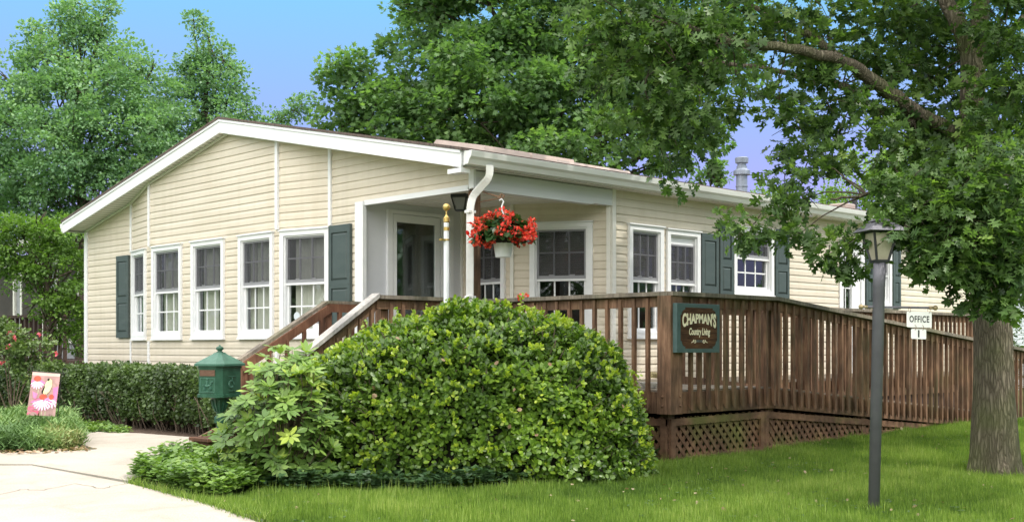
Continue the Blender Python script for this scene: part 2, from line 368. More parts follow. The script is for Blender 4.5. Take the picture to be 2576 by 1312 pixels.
# ---------------------------------------------------------------- leaves (numpy)
T_OVAL = (np.array([[0,0,0],[.32,.35,.05],[.28,.75,.04],[0,1,0],[-.28,.75,.04],[-.32,.35,.05],[0,.5,-.04]]), [[0,1,6],[1,2,6],[2,3,6],[3,4,6],[4,5,6],[5,0,6]])
T_QUAD = (np.array([[0,0,0],[.36,.5,.08],[0,1,0],[-.36,.5,.08]]), [[0,1,2],[0,2,3]])
T_LONG = (np.array([[0,0,0],[.13,.3,.02],[.15,.65,.015],[0,1,-.03],[-.15,.65,.015],[-.13,.3,.02],[0,.5,-.02]]), [[0,1,6],[1,2,6],[2,3,6],[3,4,6],[4,5,6],[5,0,6]])
def star(pts, bend=.08):
    P = []
    for x, y in pts: P.append([x, y, bend*abs(x)*1.2-bend*y*y])
    n = len(P); P.append([0, .35, -.02])
    return (np.array(P), [[i, (i+1) % n, n] for i in range(n)])
T_OAK = star([(0,0),(.035,.14),(.20,.13),(.24,.19),(.07,.27),(.06,.36),(.30,.42),(.40,.38),(.34,.52),(.07,.54),(.06,.64),(.24,.74),(.33,.72),(.24,.84),(.07,.80),(0,1.02),(-.07,.80),(-.24,.84),(-.33,.72),(-.24,.74),(-.06,.64),(-.07,.54),(-.34,.52),(-.40,.38),(-.30,.42),(-.06,.36),(-.07,.27),(-.24,.19),(-.20,.13),(-.035,.14)])
T_MAPLE = star([(0,0),(.22,.05),(.5,.22),(.28,.36),(.5,.68),(.16,.62),(0,1),(-.16,.62),(-.5,.68),(-.28,.36),(-.5,.22),(-.22,.05)])
T_IVY = star([(0,0),(.3,-.05),(.5,.3),(.25,.45),(0,1),(-.25,.45),(-.5,.3),(-.3,-.05)])
T_NEEDLE = (np.array([[-.03,0,0],[.03,0,0],[.0,1,0]]), [[0,1,2]])
T_BLADE = (np.array([[-.5,0,0],[.5,0,0],[.36,.55,.10],[-.36,.55,.10],[0,1,.34]]), [[0,1,2,3],[3,2,4]])
def unit(a): return a/np.maximum(np.linalg.norm(a, axis=1, keepdims=True), 1e-9)
def leaves(name, pos, dirs, nrm, size, tmpl, mat, rnd, parent=None, org=None, width=1.0):
    tv, tf = tmpl; pos = np.asarray(pos); n = len(pos); k = len(tv)
    Y = unit(np.asarray(dirs)); Z = np.asarray(nrm); Z = unit(Z - (Z*Y).sum(1, keepdims=True)*Y); X = np.cross(Y, Z)
    size = np.broadcast_to(np.asarray(size, float), (n,))
    w = np.broadcast_to(np.asarray(width, float), (n,))
    V = pos[:, None, :] + size[:, None, None]*(tv[None, :, 0, None]*w[:, None, None]*X[:, None, :] + tv[None, :, 1, None]*Y[:, None, :] + tv[None, :, 2, None]*Z[:, None, :])
    o0 = np.array(ORG[parent.name] if parent is not None else (org if org is not None else (0, 0, 0)))
    V = (V - o0).reshape(-1, 3)
    loops = []; 
    fl = [len(f) for f in tf]; flat = np.array([i for f in tf for i in f])
    L = (flat[None, :] + (np.arange(n)*k)[:, None]).ravel()
    tot = np.tile(np.array(fl), n); st = np.concatenate([[0], np.cumsum(tot)[:-1]])
    me = bpy.data.meshes.new(name)
    me.vertices.add(len(V)); me.vertices.foreach_set('co', V.astype(np.float32).ravel())
    me.loops.add(len(L)); me.loops.foreach_set('vertex_index', L.astype(np.int32))
    me.polygons.add(len(tot)); me.polygons.foreach_set('loop_start', st.astype(np.int32)); me.polygons.foreach_set('loop_total', tot.astype(np.int32))
    at = me.attributes.new('rnd', 'FLOAT', 'FACE'); at.data.foreach_set('value', np.repeat(np.clip(rnd, 0, 1), len(fl)).astype(np.float32))
    me.materials.append(M[mat]); me.update(calc_edges=True)
    return link(name, me, parent, org)
def rsph(n): return unit(rng.normal(size=(n, 3)))
def nz(p, sc, off=0.0):
    return np.array([mnoise.noise((a[0]*sc+off, a[1]*sc, a[2]*sc)) for a in p])
def crown_points(blobs, subs, per, sub_r=.34, flat=.75, shell=.55):
    """blobs (x,y,z,r); each gets subs*r^2 clumps, each clump `per` leaves. -> pos, outward, clump tone"""
    P = []; D = []; R = []
    for (x, y, z, r) in blobs:
        c = np.array([x, y, z]); ns = max(3, int(subs*r*r))
        d = rsph(ns); rr = r*(shell + (1-shell)*rng.random(ns)**.6)*rng.uniform(.85, 1.12, ns)
        sc = c + d*rr[:, None]*np.array([1, 1, flat])
        for j in range(ns):
            q = sub_r*rng.uniform(.6, 1.25)
            m = int(per*rng.uniform(.6, 1.4)); e = rsph(m)
            p = sc[j] + e*(q*rng.uniform(.25, 1, m)**.6)[:, None]*np.array([1, 1, .6])
            P.append(p); D.append(e*.7 + d[j]*.6 + rng.normal(size=(m, 3))*.25); R.append(np.full(m, rng.normal(0, .13)))
    return np.concatenate(P), np.concatenate(D), np.concatenate(R)
def crown(name, blobs, subs, per, size, tmpl, mat, parent, sub_r=.34, droop=.2, base=.42, flat=.75, shell=.55, updir=1.0):
    p, d, r = crown_points(blobs, subs, per, sub_r, flat, shell); n = len(p)
    d[:, 2] -= droop
    nrm = rng.normal(size=(n, 3))*.55 + unit(d)*.35; nrm[:, 2] += updir
    s = size*rng.uniform(.65, 1.2, n)
    return leaves(name, p, d + rng.normal(size=(n, 3))*.35, nrm, s, tmpl, mat, base + r + rng.normal(0, .13, n), parent)
def limb(mb, pts, r0, r1, n=8, wob=.04):
    """smooth wandering limb through pts"""
    pts = [Vector(p) for p in pts]; out = []
    for i in range(len(pts)-1):
        a = pts[max(i-1, 0)]; b = pts[i]; c = pts[i+1]; d = pts[min(i+2, len(pts)-1)]
        for k in range(5):
            t = k/5
            out.append(.5*((2*b)+(c-a)*t+(2*a-5*b+4*c-d)*t*t+(3*b-a-3*c+d)*t**3) + Vector([random.uniform(-wob, wob)*.3 for _ in range(3)]))
    out.append(pts[-1]); m = len(out)
    mb.tube(out, [r0+(r1-r0)*(i/(m-1))**.8 for i in range(m)], n)

# ================================================================ GROUND
def grid_mesh(name, xs, ys, f, mat):
    mb = MB(); nx, ny = len(xs), len(ys)
    mb.v = [(x, y, f(x, y)) for x in xs for y in ys]
    mb.f = [(i*ny+j, (i+1)*ny+j, (i+1)*ny+j+1, i*ny+j+1) for i in range(nx-1) for j in range(ny-1)]; mb.mi = [0]*len(mb.f)
    return mb.build(name, mat, smooth=True)
xs = [-300, -150, -60, -25] + [x*.5 for x in range(-28, 29)] + [20, 40, 90, 180, 300]
ys = [-300, -150, -60, -25] + [y*.5 for y in range(-28, 29)] + [20, 40, 90, 180, 300]
tag(grid_mesh('lawn', xs, ys, lambda x, y: gz(x, y)+.0, 'lawn_ground'), kind='structure')
def ground_poly(name, uv, mat, dz, kind='structure', pts=None, side=True):
    P = pts or [on_g(u, v) for u, v in uv]
    bm_v = [(p.x, p.y) for p in P]
    # dense enough: fan-free triangulated polygon with subdivided outline
    mb = MB(); out = []
    for i, a in enumerate(bm_v):
        b = bm_v[(i+1) % len(bm_v)]; k = max(1, int(math.hypot(b[0]-a[0], b[1]-a[1])/.6))
        for j in range(k): out.append((a[0]+(b[0]-a[0])*j/k, a[1]+(b[1]-a[1])*j/k))
    top = [Vector((x, y, gz(x, y)+dz)) for x, y in out]; n = len(top)
    mb.add(top, [tuple(range(n))])
    if side:
        mb.add(top+[Vector((p.x, p.y, p.z-.12)) for p in top], [(i, (i+1)%n, n+(i+1)%n, n+i) for i in range(n)])
    o = mb.build(name, mat)
    return tag(o, kind=kind)
# concrete walk: front drive slab + path past the hedge
slabA = [(-900, 1156), (-300, 1150), (0, 1147), (200, 1141), (245, 1137), (190, 1120), (175, 1090), (350, 1096), (505, 1108), (560, 1118), (560, 1150), (430, 1180), (322, 1219)]
slab_edge = [(322, 1219), (420, 1247), (540, 1281), (660, 1316), (860, 1400), (1100, 1600), (300, 1800), (-700, 1500)]
ground_poly('pavement', slabA + [(80, 1176), (-900, 1176)], 'concrete', .035)
ground_poly('driveway', [(80, 1178), (318, 1223)] + [(420, 1249), (540, 1281), (660, 1316), (860, 1400), (1100, 1600), (900, 2400), (-1500, 2400), (-900, 1178)], 'concrete', .030)
ck = MB(); cp_ = [on_g(u, v) for u, v in ((-40, 1262), (60, 1240), (110, 1243), (190, 1225), (260, 1238), (330, 1222))]
cq = []
for a_, b_ in zip(cp_[:-1], cp_[1:]):
    for t_ in range(6): q_ = a_.lerp(b_, t_/6); cq.append(Vector((q_.x+random.gauss(0, .012), q_.y+random.gauss(0, .012), gz(q_.x, q_.y)+.0335)))
for a_, b_ in zip(cq[:-1], cq[1:]):
    d_ = (b_-a_).normalized().cross(Vector((0, 0, 1)))*.003; ck.add([a_-d_, a_+d_, b_+d_, b_-d_], [(0, 1, 2, 3)])
tag(ck.build('driveway_crack', 'twig_dark'), kind='structure')
tag(grid_mesh('mulch_bed', [x*.25-1.35 for x in range(-1, 6)], [y*.5+1.5 for y in range(0, 26)], lambda x, y: gz(x, y)+.012+.012*mnoise.noise((x*4, y*4, 0)), 'mulch'), kind='structure')

# ================================================================ HOUSE
house = thing('house', (4.5, 4.5, 0), 'single-storey cream vinyl-sided house with white trim, low gable roof and corner porch', 'house')
Wd = 9.0; XL = 12.4
EY0, EY1, RY = -.17, 9.12, 4.42
EZ, RZ = 2.93, 3.87
def roofz(y): return EZ + (RZ-EZ)*((y-EY0)/(RY-EY0) if y < RY else (EY1-y)/(EY1-RY))
HC = .09
def siding(mb, F, poly, holes=()):
    """dutch-lap courses on frame F clipped to convex poly [(s,z)] minus holes (s0,s1,z0,z1)"""
    zmin = min(p[1] for p in poly); zmax = max(p[1] for p in poly)
    def interval(z):
        xs_ = []
        n = len(poly)
        for i in range(n):
            (a, za), (b, zb) = poly[i], poly[(i+1) % n]
            if abs(za-zb) < 1e-9:
                if abs(z-za) < 1e-7: xs_ += [a, b]
                continue
            t = (z-za)/(zb-za)
            if -1e-9 <= t <= 1+1e-9: xs_.append(a+(b-a)*t)
        return (min(xs_), max(xs_)) if xs_ else None
    zs = {zmin, zmax}
    k = math.floor(zmin/HC)
    while k*HC <= zmax:
        for q in (0, .55): 
            z = k*HC+q*HC
            if zmin < z < zmax: zs.add(z)
        k += 1
    for p in poly: zs.add(p[1])
    for h in holes:
        for z in h[2:]:
            if zmin < z < zmax: zs.add(z)
    zs = sorted(zs)
    def off(z, low):  # low: evaluating as the bottom of a strip
        q = (z/HC) % 1.0
        if q > .99999: q = 0
        if q < 1e-5 and not low: return .002
        return .014-.002*q/.55 if q <= .55+1e-6 else .012-(.010)*(q-.55)/.45
    lips = []
    for z0, z1 in zip(zs[:-1], zs[1:]):
        if z1-z0 < 1e-5: continue
        i0, i1 = interval(z0+1e-7), interval(z1-1e-7)
        if not i0 or not i1: continue
        cuts = sorted([(h[0], h[1]) for h in holes if h[2] < (z0+z1)/2 < h[3]])
        o0, o1 = off(z0, True), off(z1, False)
        segs = []; cur = None
        a0, a1 = i0[0], i1[0]
        for c in cuts:
            segs.append((a0, a1, c[0], c[0])); a0 = a1 = c[1]
        segs.append((a0, a1, i0[1], i1[1]))
        for (l0, l1, r0, r1) in segs:
            if r0-l0 < 1e-4 and r1-l1 < 1e-4: continue
            mb.add([pt(F, l0, z0, o0), pt(F, r0, z0, o0), pt(F, r1, z1, o1), pt(F, l1, z1, o1)], [(0, 1, 2, 3)])
            if abs((z0/HC) % 1.0) < 1e-5 or (z0/HC) % 1.0 > .99999:
                mb.add([pt(F, l0, z0, .002), pt(F, r0, z0, .002), pt(F, r0, z0, o0), pt(F, l0, z0, o0)], [(0, 1, 2, 3)])
def window(F, s0, s1, z0, z1, blind='vertical', cover=1.0, screen=True, cap=True, split=.5, drop=0, deep=.55, label=None, cols=3, trim=.062):
    fr = MB()
    t = trim; P = .042
    fr.pbox(F, s0, s0+t, z0, z1, -.04, P); fr.pbox(F, s1-t, s1, z0, z1, -.04, P)
    fr.pbox(F, s0+t, s1-t, z0, z0+t*.8, -.04, P); fr.pbox(F, s0+t, s1-t, z1-t*.9, z1, -.04, P)
    if cap: fr.pbox(F, s0-.012, s1+.012, z1+.001, z1+.016, 0, P+.018)
    fr.pbox(F, s0-.01, s1+.01, z0-.022, z0-.001, 0, P+.012)
    # inner stepped stop
    a0, a1, b0, b1 = s0+t, s1-t, z0+t*.8, z1-t*.9; q = .018
    fr.pbox(F, a0+.001, a0+q, b0, b1, -.05, .022); fr.pbox(F, a1-q, a1-.001, b0, b1, -.05, .022)
    fr.pbox(F, a0+q, a1-q, b1-q, b1-.001, -.05, .022); fr.pbox(F, a0+q, a1-q, b0+.001, b0+.025, -.05, .028)
    w = fr.build('window', 'white_trim', house)
    if label: w['label'] = label
    a0 += q; a1 -= q; b1 -= q; b0 += .025
    zm = b0+(b1-b0)*split
    # sashes
    ls = MB(); k = .028
    ls.pbox(F, a0, a0+k, b0, zm, -.045, -.012); ls.pbox(F, a1-k, a1, b0, zm, -.045, -.012)
    ls.pbox(F, a0+k, a1-k, b0, b0+k, -.045, -.012); ls.pbox(F, a0, a1, zm-.012, zm+.012, -.045, .012)
    m_ = .009
    for i in range(1, cols):
        x = a0+k+(a1-a0-2*k)*i/cols; ls.pbox(F, x-m_, x+m_, b0+k, zm-.012, -.038, -.026)
    zz = (b0+k+zm)/2; ls.pbox(F, a0+k, a1-k, zz-m_, zz+m_, -.037, -.027)
    ls.build('lower_sash', 'white_trim', w)
    us = MB(); zt = b1-drop
    us.pbox(F, a0, a0+.022, zm+.013, zt, -.03, .006); us.pbox(F, a1-.022, a1, zm+.013, zt, -.03, .006)
    us.pbox(F, a0+.022, a1-.022, zm+.013, zm+.05, -.03, .006); us.pbox(F, a0+.022, a1-.022, zt-.02, zt, -.03, .006)
    for i in range(1, cols):
        x = a0+.022+(a1-a0-.044)*i/cols; us.pbox(F, x-m_*.9, x+m_*.9, zm+.05, zt-.02, -.02, .001)
    zz = (zm+.05+zt)/2; us.pbox(F, a0+.022, a1-.022, zz-m_*.9, zz+m_*.9, -.019, .0)
    for f in (.3, .72):   # lift handles
        x = a0+(a1-a0)*f; us.pbox(F, x-.03, x+.03, zm+.052, zm+.062, -.01, .012)
    us.build('upper_sash', 'sash_grey', w)
    if drop > 0:
        dp = MB(); dp.pbox(F, a0, a1, zt+.002, b1, -.04, -.01); dp.build('upper_panel', 'white_trim', w)
    g = MB(); g.add([pt(F, a0+k, b0+k, -.033), pt(F, a1-k, b0+k, -.033), pt(F, a1-k, zm, -.033), pt(F, a0+k, zm, -.033)], [(0,1,2,3)])
    g.add([pt(F, a0+.02, zm, -.026), pt(F, a1-.02, zm, -.026), pt(F, a1-.02, zt-.01, -.026), pt(F, a0+.02, zt-.01, -.026)], [(0,1,2,3)])
    g.build('pane', 'window_glass', w)
    if screen:
        g = MB(); g.add([pt(F, a0+.02, zm+.03, .003), pt(F, a1-.02, zm+.03, .003), pt(F, a1-.02, zt-.01, .003), pt(F, a0+.02, zt-.01, .003)], [(0,1,2,3)])
        g.build('insect_screen', 'insect_screen', w)
    # room niche behind the glass
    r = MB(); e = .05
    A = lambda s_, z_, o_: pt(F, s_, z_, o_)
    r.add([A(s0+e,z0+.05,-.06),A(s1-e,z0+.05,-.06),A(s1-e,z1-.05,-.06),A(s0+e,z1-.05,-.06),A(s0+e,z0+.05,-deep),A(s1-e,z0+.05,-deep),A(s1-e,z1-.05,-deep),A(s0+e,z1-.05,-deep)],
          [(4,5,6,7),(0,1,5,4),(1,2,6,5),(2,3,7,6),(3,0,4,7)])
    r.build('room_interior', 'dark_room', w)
    if blind == 'vertical':
        bl = MB(); n = max(5, int((a1-a0)/.062)); o = -.12
        for i in range(n):
            x = a0+(a1-a0)*(i+.5)/n; h = (a1-a0)/n*.53; tw = -.013+random.uniform(-.012, .012); ww = random.uniform(-.006, .006)
            if random.random() < .05 or (i+.5)/n > cover: continue
            bl.add([A(x-h+ww, z0+.1, o-tw), A(x+h+ww, z0+.1, o+tw), A(x+h, z1-.06, o+tw), A(x-h, z1-.06, o-tw)], [(0,1,2,3)])
        bl.build('vertical_blind', 'room_blind', w)
    elif blind == 'slat':
        bl = MB(); z = z0+.55*(z1-z0)
        while z < z1-.07:
            bl.add([A(a0, z, -.10), A(a1, z, -.10), A(a1, z+.016, -.115), A(a0, z+.016, -.115)], [(0,1,2,3)]); z += .024
        bl.build('slat_blind', 'slat_blind', w)
    return w
def shutter(F, s0, s1, z0, z1, zmid=None):
    mb = MB(); st = .05; z_mid = zmid or z0+(z1-z0)*.46
    mb.pbox(F, s0, s1, z0, z1, .018, .036)
    mb.pbox(F, s0, s0+st, z0, z1, .0365, .052); mb.pbox(F, s1-st, s1, z0, z1, .0365, .052)
    for a, b in ((z0, z0+.085), (z_mid-.045, z_mid+.045), (z1-.085, z1)):
        mb.pbox(F, s0+st, s1-st, a, b, .0365, .052)
    for a, b in ((z0+.085, z_mid-.045), (z_mid+.045, z1-.085)):
        m_ = .028; o0, o1 = .0365, .05
        q = [pt(F, s0+st+.008, a+.008, o0), pt(F, s1-st-.008, a+.008, o0), pt(F, s1-st-.008, b-.008, o0), pt(F, s0+st+.008, b-.008, o0)]
        w_ = [pt(F, s0+st+m_, a+m_, o1), pt(F, s1-st-m_, a+m_, o1), pt(F, s1-st-m_, b-m_, o1), pt(F, s0+st+m_, b-m_, o1)]
        mb.hexa(q+w_)
    for z in (z0+.04, z_mid, z1-.04):
        for s_ in (s0+.025, s1-.025):
            p = pt(F, s_, z, .053); mb.sphere(p, .006, 6)
    mb.build('shutter', 'shutter_green', house)

STICK = True
# --- gable wall pieces (bow front of five panels)
PB = -.18
def y_at(u, x): r = rdir(u, HV); k = (x-CAM.x)/r.x; return CAM.y+r.y*k
yA = y_at(333, 0); yB = y_at(378, PB); yC = y_at(700, PB); yD = y_at(834, 0); yP = 1.87
pts2 = [(0, Wd), (0, yA), (PB, yB), (PB, yC), (0, yD), (0, yP)]
gw = MB(); gw_holes = {}
wins = {1: (336, 371, None), 2: [(387, 461), (486, 568), (605, 692)], 3: (709, 832, None)}
ZW0, ZW1 = 1.12, 2.38
frames = []
for i in range(5):
    (x0, y0), (x1, y1) = pts2[i], pts2[i+1]
    F, L = frame(x0, y0, x1, y1); frames.append((F, L))
    holes = []
    if i == 1: holes = [(max(.03, s_of(F, 336)), min(L-.04, s_of(F, 371)), ZW0, ZW1)]
    if i == 2: holes = [(s_of(F, a), s_of(F, b), ZW0, ZW1) for a, b in wins[2]]
    if i == 3: holes = [(s_of(F, 709), s_of(F, 832), ZW0, ZW1)]
    def top(s_):
        y = y0+(y1-y0)*s_/L; return roofz(y)-.145
    poly = [(0, -.1), (L, -.1), (L, top(L))]
    if i == 2:
        sr = (y0-RY)/(y0-y1)*L; poly.append((sr, top(sr)))
    poly.append((0, top(0)))
    siding(gw, F, poly, holes)
    for h in holes:
        if i == 1: window(F, *h, label='narrow angled window at the end of the bow', drop=.0)
        else:
            w_ = window(F, *h, cover=.5 if h is holes[0] and i == 2 else 1.0)
            if i == 3:
                st_ = MB(); st_.add([pt(F, h[1]-.30, 1.22, -.028), pt(F, h[1]-.14, 1.22, -.028), pt(F, h[1]-.14, 1.42, -.028), pt(F, h[1]-.30, 1.42, -.028)], [(0,1,2,3)]); st_.build('window_notice', 'plate_white', w_)
                st_ = MB(); st_.add([pt(F, h[1]-.25, 1.28, -.0265), pt(F, h[1]-.19, 1.28, -.0265), pt(F, h[1]-.19, 1.37, -.0265), pt(F, h[1]-.25, 1.37, -.0265)], [(0,1,2,3)]); st_.build('notice_picture', 'sash_grey', w_)
                st_ = MB(); st_.add([pt(F, h[0]+.22+.05*math.cos(2*PI*k/14), 1.37+.05*math.sin(2*PI*k/14), -.028) for k in range(14)], [tuple(range(14))]); st_.build('round_sticker', 'pale_wall', w_)
# wall over the porch opening
FG, LG = frame(0, yP, 0, 0)
siding(gw, FG, [(0, 2.63), (LG, 2.63), (LG, roofz(0)-.145), (0, roofz(yP)-.145)])
# far left side and back walls
FLw, LL = frame(XL, Wd, 0, Wd)
siding(gw, FLw, [(0, -.1), (LL, -.1), (LL, 2.79), (0, 2.79)])
gw.build('gable_wall', 'siding', house)
# shutters of the bow
F0, L0 = frames[0]; shutter(F0, s_of(F0, 300), s_of(F0, 330), ZW0+.02, ZW1-.03)
F4, L4 = frames[4]; shutter(F4, .015, s_of(F4, 889), ZW0+.02, ZW1+.02)
# vertical trims
for i, (w_, zt_) in {1: (.018, None), 2: (.018, None), 3: (.028, None), 4: (.026, None)}.items():
    x, y = pts2[i]; zt2 = roofz(y)-.15
    for (a, b) in ((-.1, ZW0-.03), (ZW1+.03, zt2)):
        tr = MB(); tr.box((x-.034, y-w_, a), (x-.004, y+w_, b)); tr.build('panel_trim', 'white_trim', house)
ct = MB()
ct.box((-.034, Wd-.075, -.1), (-.002, Wd+.02, 2.79)); ct.box((-.0015, Wd+.001, -.1), (.07, Wd+.03, 2.79))
ct.build('corner_trim', 'white_trim', house)
# porch pillar (white box column) and recess walls
pc = MB(); pc.box((-.05, yP-.075, .62), (.0, yP+.075, 2.63)); pc.build('porch_pilaster', 'white_trim', house)
XB = 1.5; YD = 1.0; XE = 2.09
FDw, LDw = frame(0, yP, XB, yP)
FBk, LBk = frame(XB, yP, XB, YD)
FDg, LDg = frame(XB, YD, XE, 0)
FS, LS = frame(XE, 0, XL, 0)
dw = MB()
d0, d1 = .41, 1.13; dz1 = 2.53
dw.pbox(FDw, .002, d0-.06, .62, 2.655, -.06, -.005)
dw.pbox(FDw, d0-.06, XB, dz1+.05, 2.655, -.06, -.005)
dw.pbox(FDw, d1+.19, XB, .62, dz1+.05, -.06, -.005)
dw.build('door_wall', 'grey_white_panel', house)
df = MB()
for a, b in ((d0-.07, d0), (d1, d1+.05), (d1+.15, d1+.2)): df.pbox(FDw, a, b, .62, dz1+.045, -.03, .03)
df.pbox(FDw, d0, d1, dz1+.005, dz1+.045, -.03, .03); df.pbox(FDw, d1+.05, d1+.15, dz1+.005, dz1+.045, -.03, .03)
df.pbox(FDw, d1+.055, d1+.145, .63, .85, -.02, .01)
for z in (1.35, 1.95): df.pbox(FDw, d1+.05, d1+.15, z-.012, z+.012, -.015, .01)
dfr = df.build('door_frame', 'white_trim', house)
g = MB(); g.add([pt(FDw, d1+.05, .86, -.01), pt(FDw, d1+.15, .86, -.01), pt(FDw, d1+.15, dz1, -.01), pt(FDw, d1+.05, dz1, -.01)], [(0,1,2,3)]); g.build('sidelight_pane', 'window_glass', dfr)
sd = MB(); a, b = d0+.01, d1-.01
sd.pbox(FDw, a, a+.05, .65, dz1, .0, .028); sd.pbox(FDw, b-.075, b, .65, dz1, .0, .028)
sd.pbox(FDw, a+.05, b-.075, dz1-.09, dz1, .0, .028); sd.pbox(FDw, a+.05, b-.075, 1.29, 1.325, .0, .028); sd.pbox(FDw, a+.05, b-.075, .65, .9, .0, .028)
sdo = sd.build('storm_door', 'white_trim', house)
g = MB(); g.add([pt(FDw, a+.05, .9, .012), pt(FDw, b-.075, .9, .012), pt(FDw, b-.075, dz1-.09, .012), pt(FDw, a+.05, dz1-.09, .012)], [(0,1,2,3)]); g.build('pane', 'window_glass', sdo)
g = MB(); g.add([pt(FDw, a+.05, 1.325, .02), pt(FDw, b-.075, 1.325, .02), pt(FDw, b-.075, dz1-.09, .02), pt(FDw, a+.05, dz1-.09, .02)], [(0,1,2,3)]); g.build('screen_panel', 'window_glass', sdo)
g = MB(); g.pbox(FDw, b-.055, b-.035, 1.0, 1.16, .03, .06); g.pbox(FDw, b-.06, b-.03, 1.06, 1.09, .028, .075); g.build('handle', 'iron_black', sdo)
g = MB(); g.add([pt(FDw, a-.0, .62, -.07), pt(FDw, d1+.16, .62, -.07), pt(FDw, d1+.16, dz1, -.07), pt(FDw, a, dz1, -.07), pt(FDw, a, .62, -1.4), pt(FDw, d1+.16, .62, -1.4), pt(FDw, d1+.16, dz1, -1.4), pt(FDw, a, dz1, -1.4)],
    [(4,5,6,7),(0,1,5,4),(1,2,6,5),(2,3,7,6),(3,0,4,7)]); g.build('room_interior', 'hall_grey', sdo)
g = MB()
for i in range(6): g.pbox(FDw, a+.06+i*.055, a+.095+i*.055, .9, 1.27, -.42-.02*(i%2), -.40)
g.build('curtain', 'room_blind', sdo)
g = MB(); g.pbox(FDw, .13, .165, 1.47, 1.56, -.004, .006); g.pbox(FDw, .14, .155, 1.495, 1.53, .006, .014)
g.build('doorbell', 'brass', house)
# recess siding
rw = MB()
wb0, wb1 = s_of(FBk, 1150), s_of(FBk, 1274)
wb0 = max(wb0, .12)
siding(rw, FBk, [(0, .6), (LBk, .6), (LBk, 2.66), (0, 2.66)], [(wb0, wb1, ZW0, 2.39)])
wd0, wd1 = s_of(FDg, 1334), s_of(FDg, 1492)
siding(rw, FDg, [(0, .6), (LDg, .6), (LDg, 2.66), (0, 2.66)], [(wd0, wd1, ZW0, 2.42)])
rw.build('porch_wall', 'siding', house)
window(FBk, wb0, wb1, ZW0, 2.39, blind='slat', cap=False)
window(FDg, wd0, wd1, ZW0, 2.42, blind='slat', label='porch window on the diagonal wall')
tr = MB(); tr.pbox(FDg, -.02, .02, .62, 2.655, .004, .032); tr.build('corner_trim', 'soffit_white', house)
tr = MB(); tr.pbox(FBk, -.01, .03, .62, 2.655, .004, .03)
tr.build('corner_trim', 'soffit_white', house)
# hanging light seen inside the diagonal window
# side wall
sw = MB(); H = []
def side(u): return s_of(FS, u)
sideW = [(1577, 1664, ZW0, 2.41), (1673, 1756, ZW0, 2.40), (1841, 1941, 1.68, 2.53), (2193, 2238, 1.60, 2.53)]
H = [(side(a), side(b), z0, z1) for a, b, z0, z1 in sideW]
door2 = (side(2108), side(2170), .63, 2.52)
siding(sw, FS, [(0, -.1), (LS, -.1), (LS, 2.79), (0, 2.79)], H+[door2])
sw.build('side_wall', 'siding', house)
window(FS, *H[0], blind='slat'); window(FS, *H[1], blind='slat', drop=.09)
window(FS, *H[2], blind='none', split=.55); window(FS, *H[3], blind='slat')
shutter(FS, side(1758), side(1800), ZW0, 2.40); shutter(FS, side(1804), side(1838), 1.62, 2.56); shutter(FS, side(1944), side(1978), 1.62, 2.56)
shutter(FS, side(2172), side(2191), 1.58, 2.54); shutter(FS, side(2240), side(2259), 1.58, 2.54)
d2 = MB(); s0, s1, z0, z1 = door2
d2.pbox(FS, s0, s0+.09, z0, z1, -.03, .035); d2.pbox(FS, s1-.09, s1, z0, z1, -.03, .035); d2.pbox(FS, s0+.09, s1-.09, z1-.09, z1, -.03, .035)
d2.pbox(FS, s0+.091, s1-.091, z0, 1.55, -.03, .01); d2.pbox(FS, (s0+s1)/2+.02, s1-.091, 1.55, z1-.091, -.03, .01)
for k in (1, 2): d2.pbox(FS, s0+.1, (s0+s1)/2, 1.55+k*.29, 1.565+k*.29, -.015, -.005)
x_ = (s0+.09+(s0+s1)/2)/2; d2.pbox(FS, x_-.008, x_+.008, 1.56, z1-.09, -.014, -.006)
do = d2.build('side_door', 'white_trim', house)
g = MB(); g.add([pt(FS, s0+.09, 1.55, -.02), pt(FS, (s0+s1)/2+.02, 1.55, -.02), pt(FS, (s0+s1)/2+.02, z1-.09, -.02), pt(FS, s0+.09, z1-.09, -.02)], [(0,1,2,3)]); g.build('pane', 'window_glass', do)
g = MB(); g.pbox(FS, s0+.09, (s0+s1)/2+.02, 1.55, z1-.09, -.2, -.16); g.build('curtain', 'room_blind', do)
g = MB(); g.sphere(pt(FS, s1-.13, 1.5, .03), .025, 8); g.build('handle', 'dull_brass', do)
ct = MB(); ct.pbox(FS, -.012, .045, -.1, 2.79, .003, .034); ct.build('corner_trim', 'soffit_white', house)
ct = MB(); ct.pbox(FDg, LDg-.05, LDg-.004, .62, 2.655, .004, .03); ct.build('corner_trim', 'soffit_white', house)
ct = MB(); ct.pbox(FS, LS-.07, LS, -.1, 2.79, .003, .03)
ct.build('corner_trim', 'soffit_white', house)
# back wall and floor close the shell
bk = MB(); bk.box((XL-.02, 0.01, -.1), (XL, Wd-.01, 2.79)); bk.build('back_wall', 'siding', house)
# porch header beams and ceiling
hb = MB(); hb.box((0.0, -.03, 2.60), (XE-.003, .06, 2.775)); hb.box((.0, -.045, 2.585), (XE-.35, .06, 2.5995)); hb.build('porch_header', 'header_board', house)
hb = MB(); hb.box((-.03, 0.061, 2.585), (.02, yP-.076, 2.64)); hb.build('header_trim', 'white_trim', house)
hb = MB(); hb.box((-.035, -.03, 2.60), (-.0005, .045, 2.80)); hb.build('header_trim', 'white_trim', house)
ce = MB()
x = .02
while x < XE+.2:
    ce.box((x, .06, 2.650), (min(x+.088, XE+.3), yP, 2.665)); ce.box((x+.088, .06, 2.662), (x+.105, yP, 2.67)); x += .105
ce.build('porch_ceiling', 'soffit_white', house)
# brown porch post
pp = MB(); pp.box((.0, .0, .63), (.09, .09, 2.60)); pp.build('porch_post', 'deck_wood', house, bevel=.004)
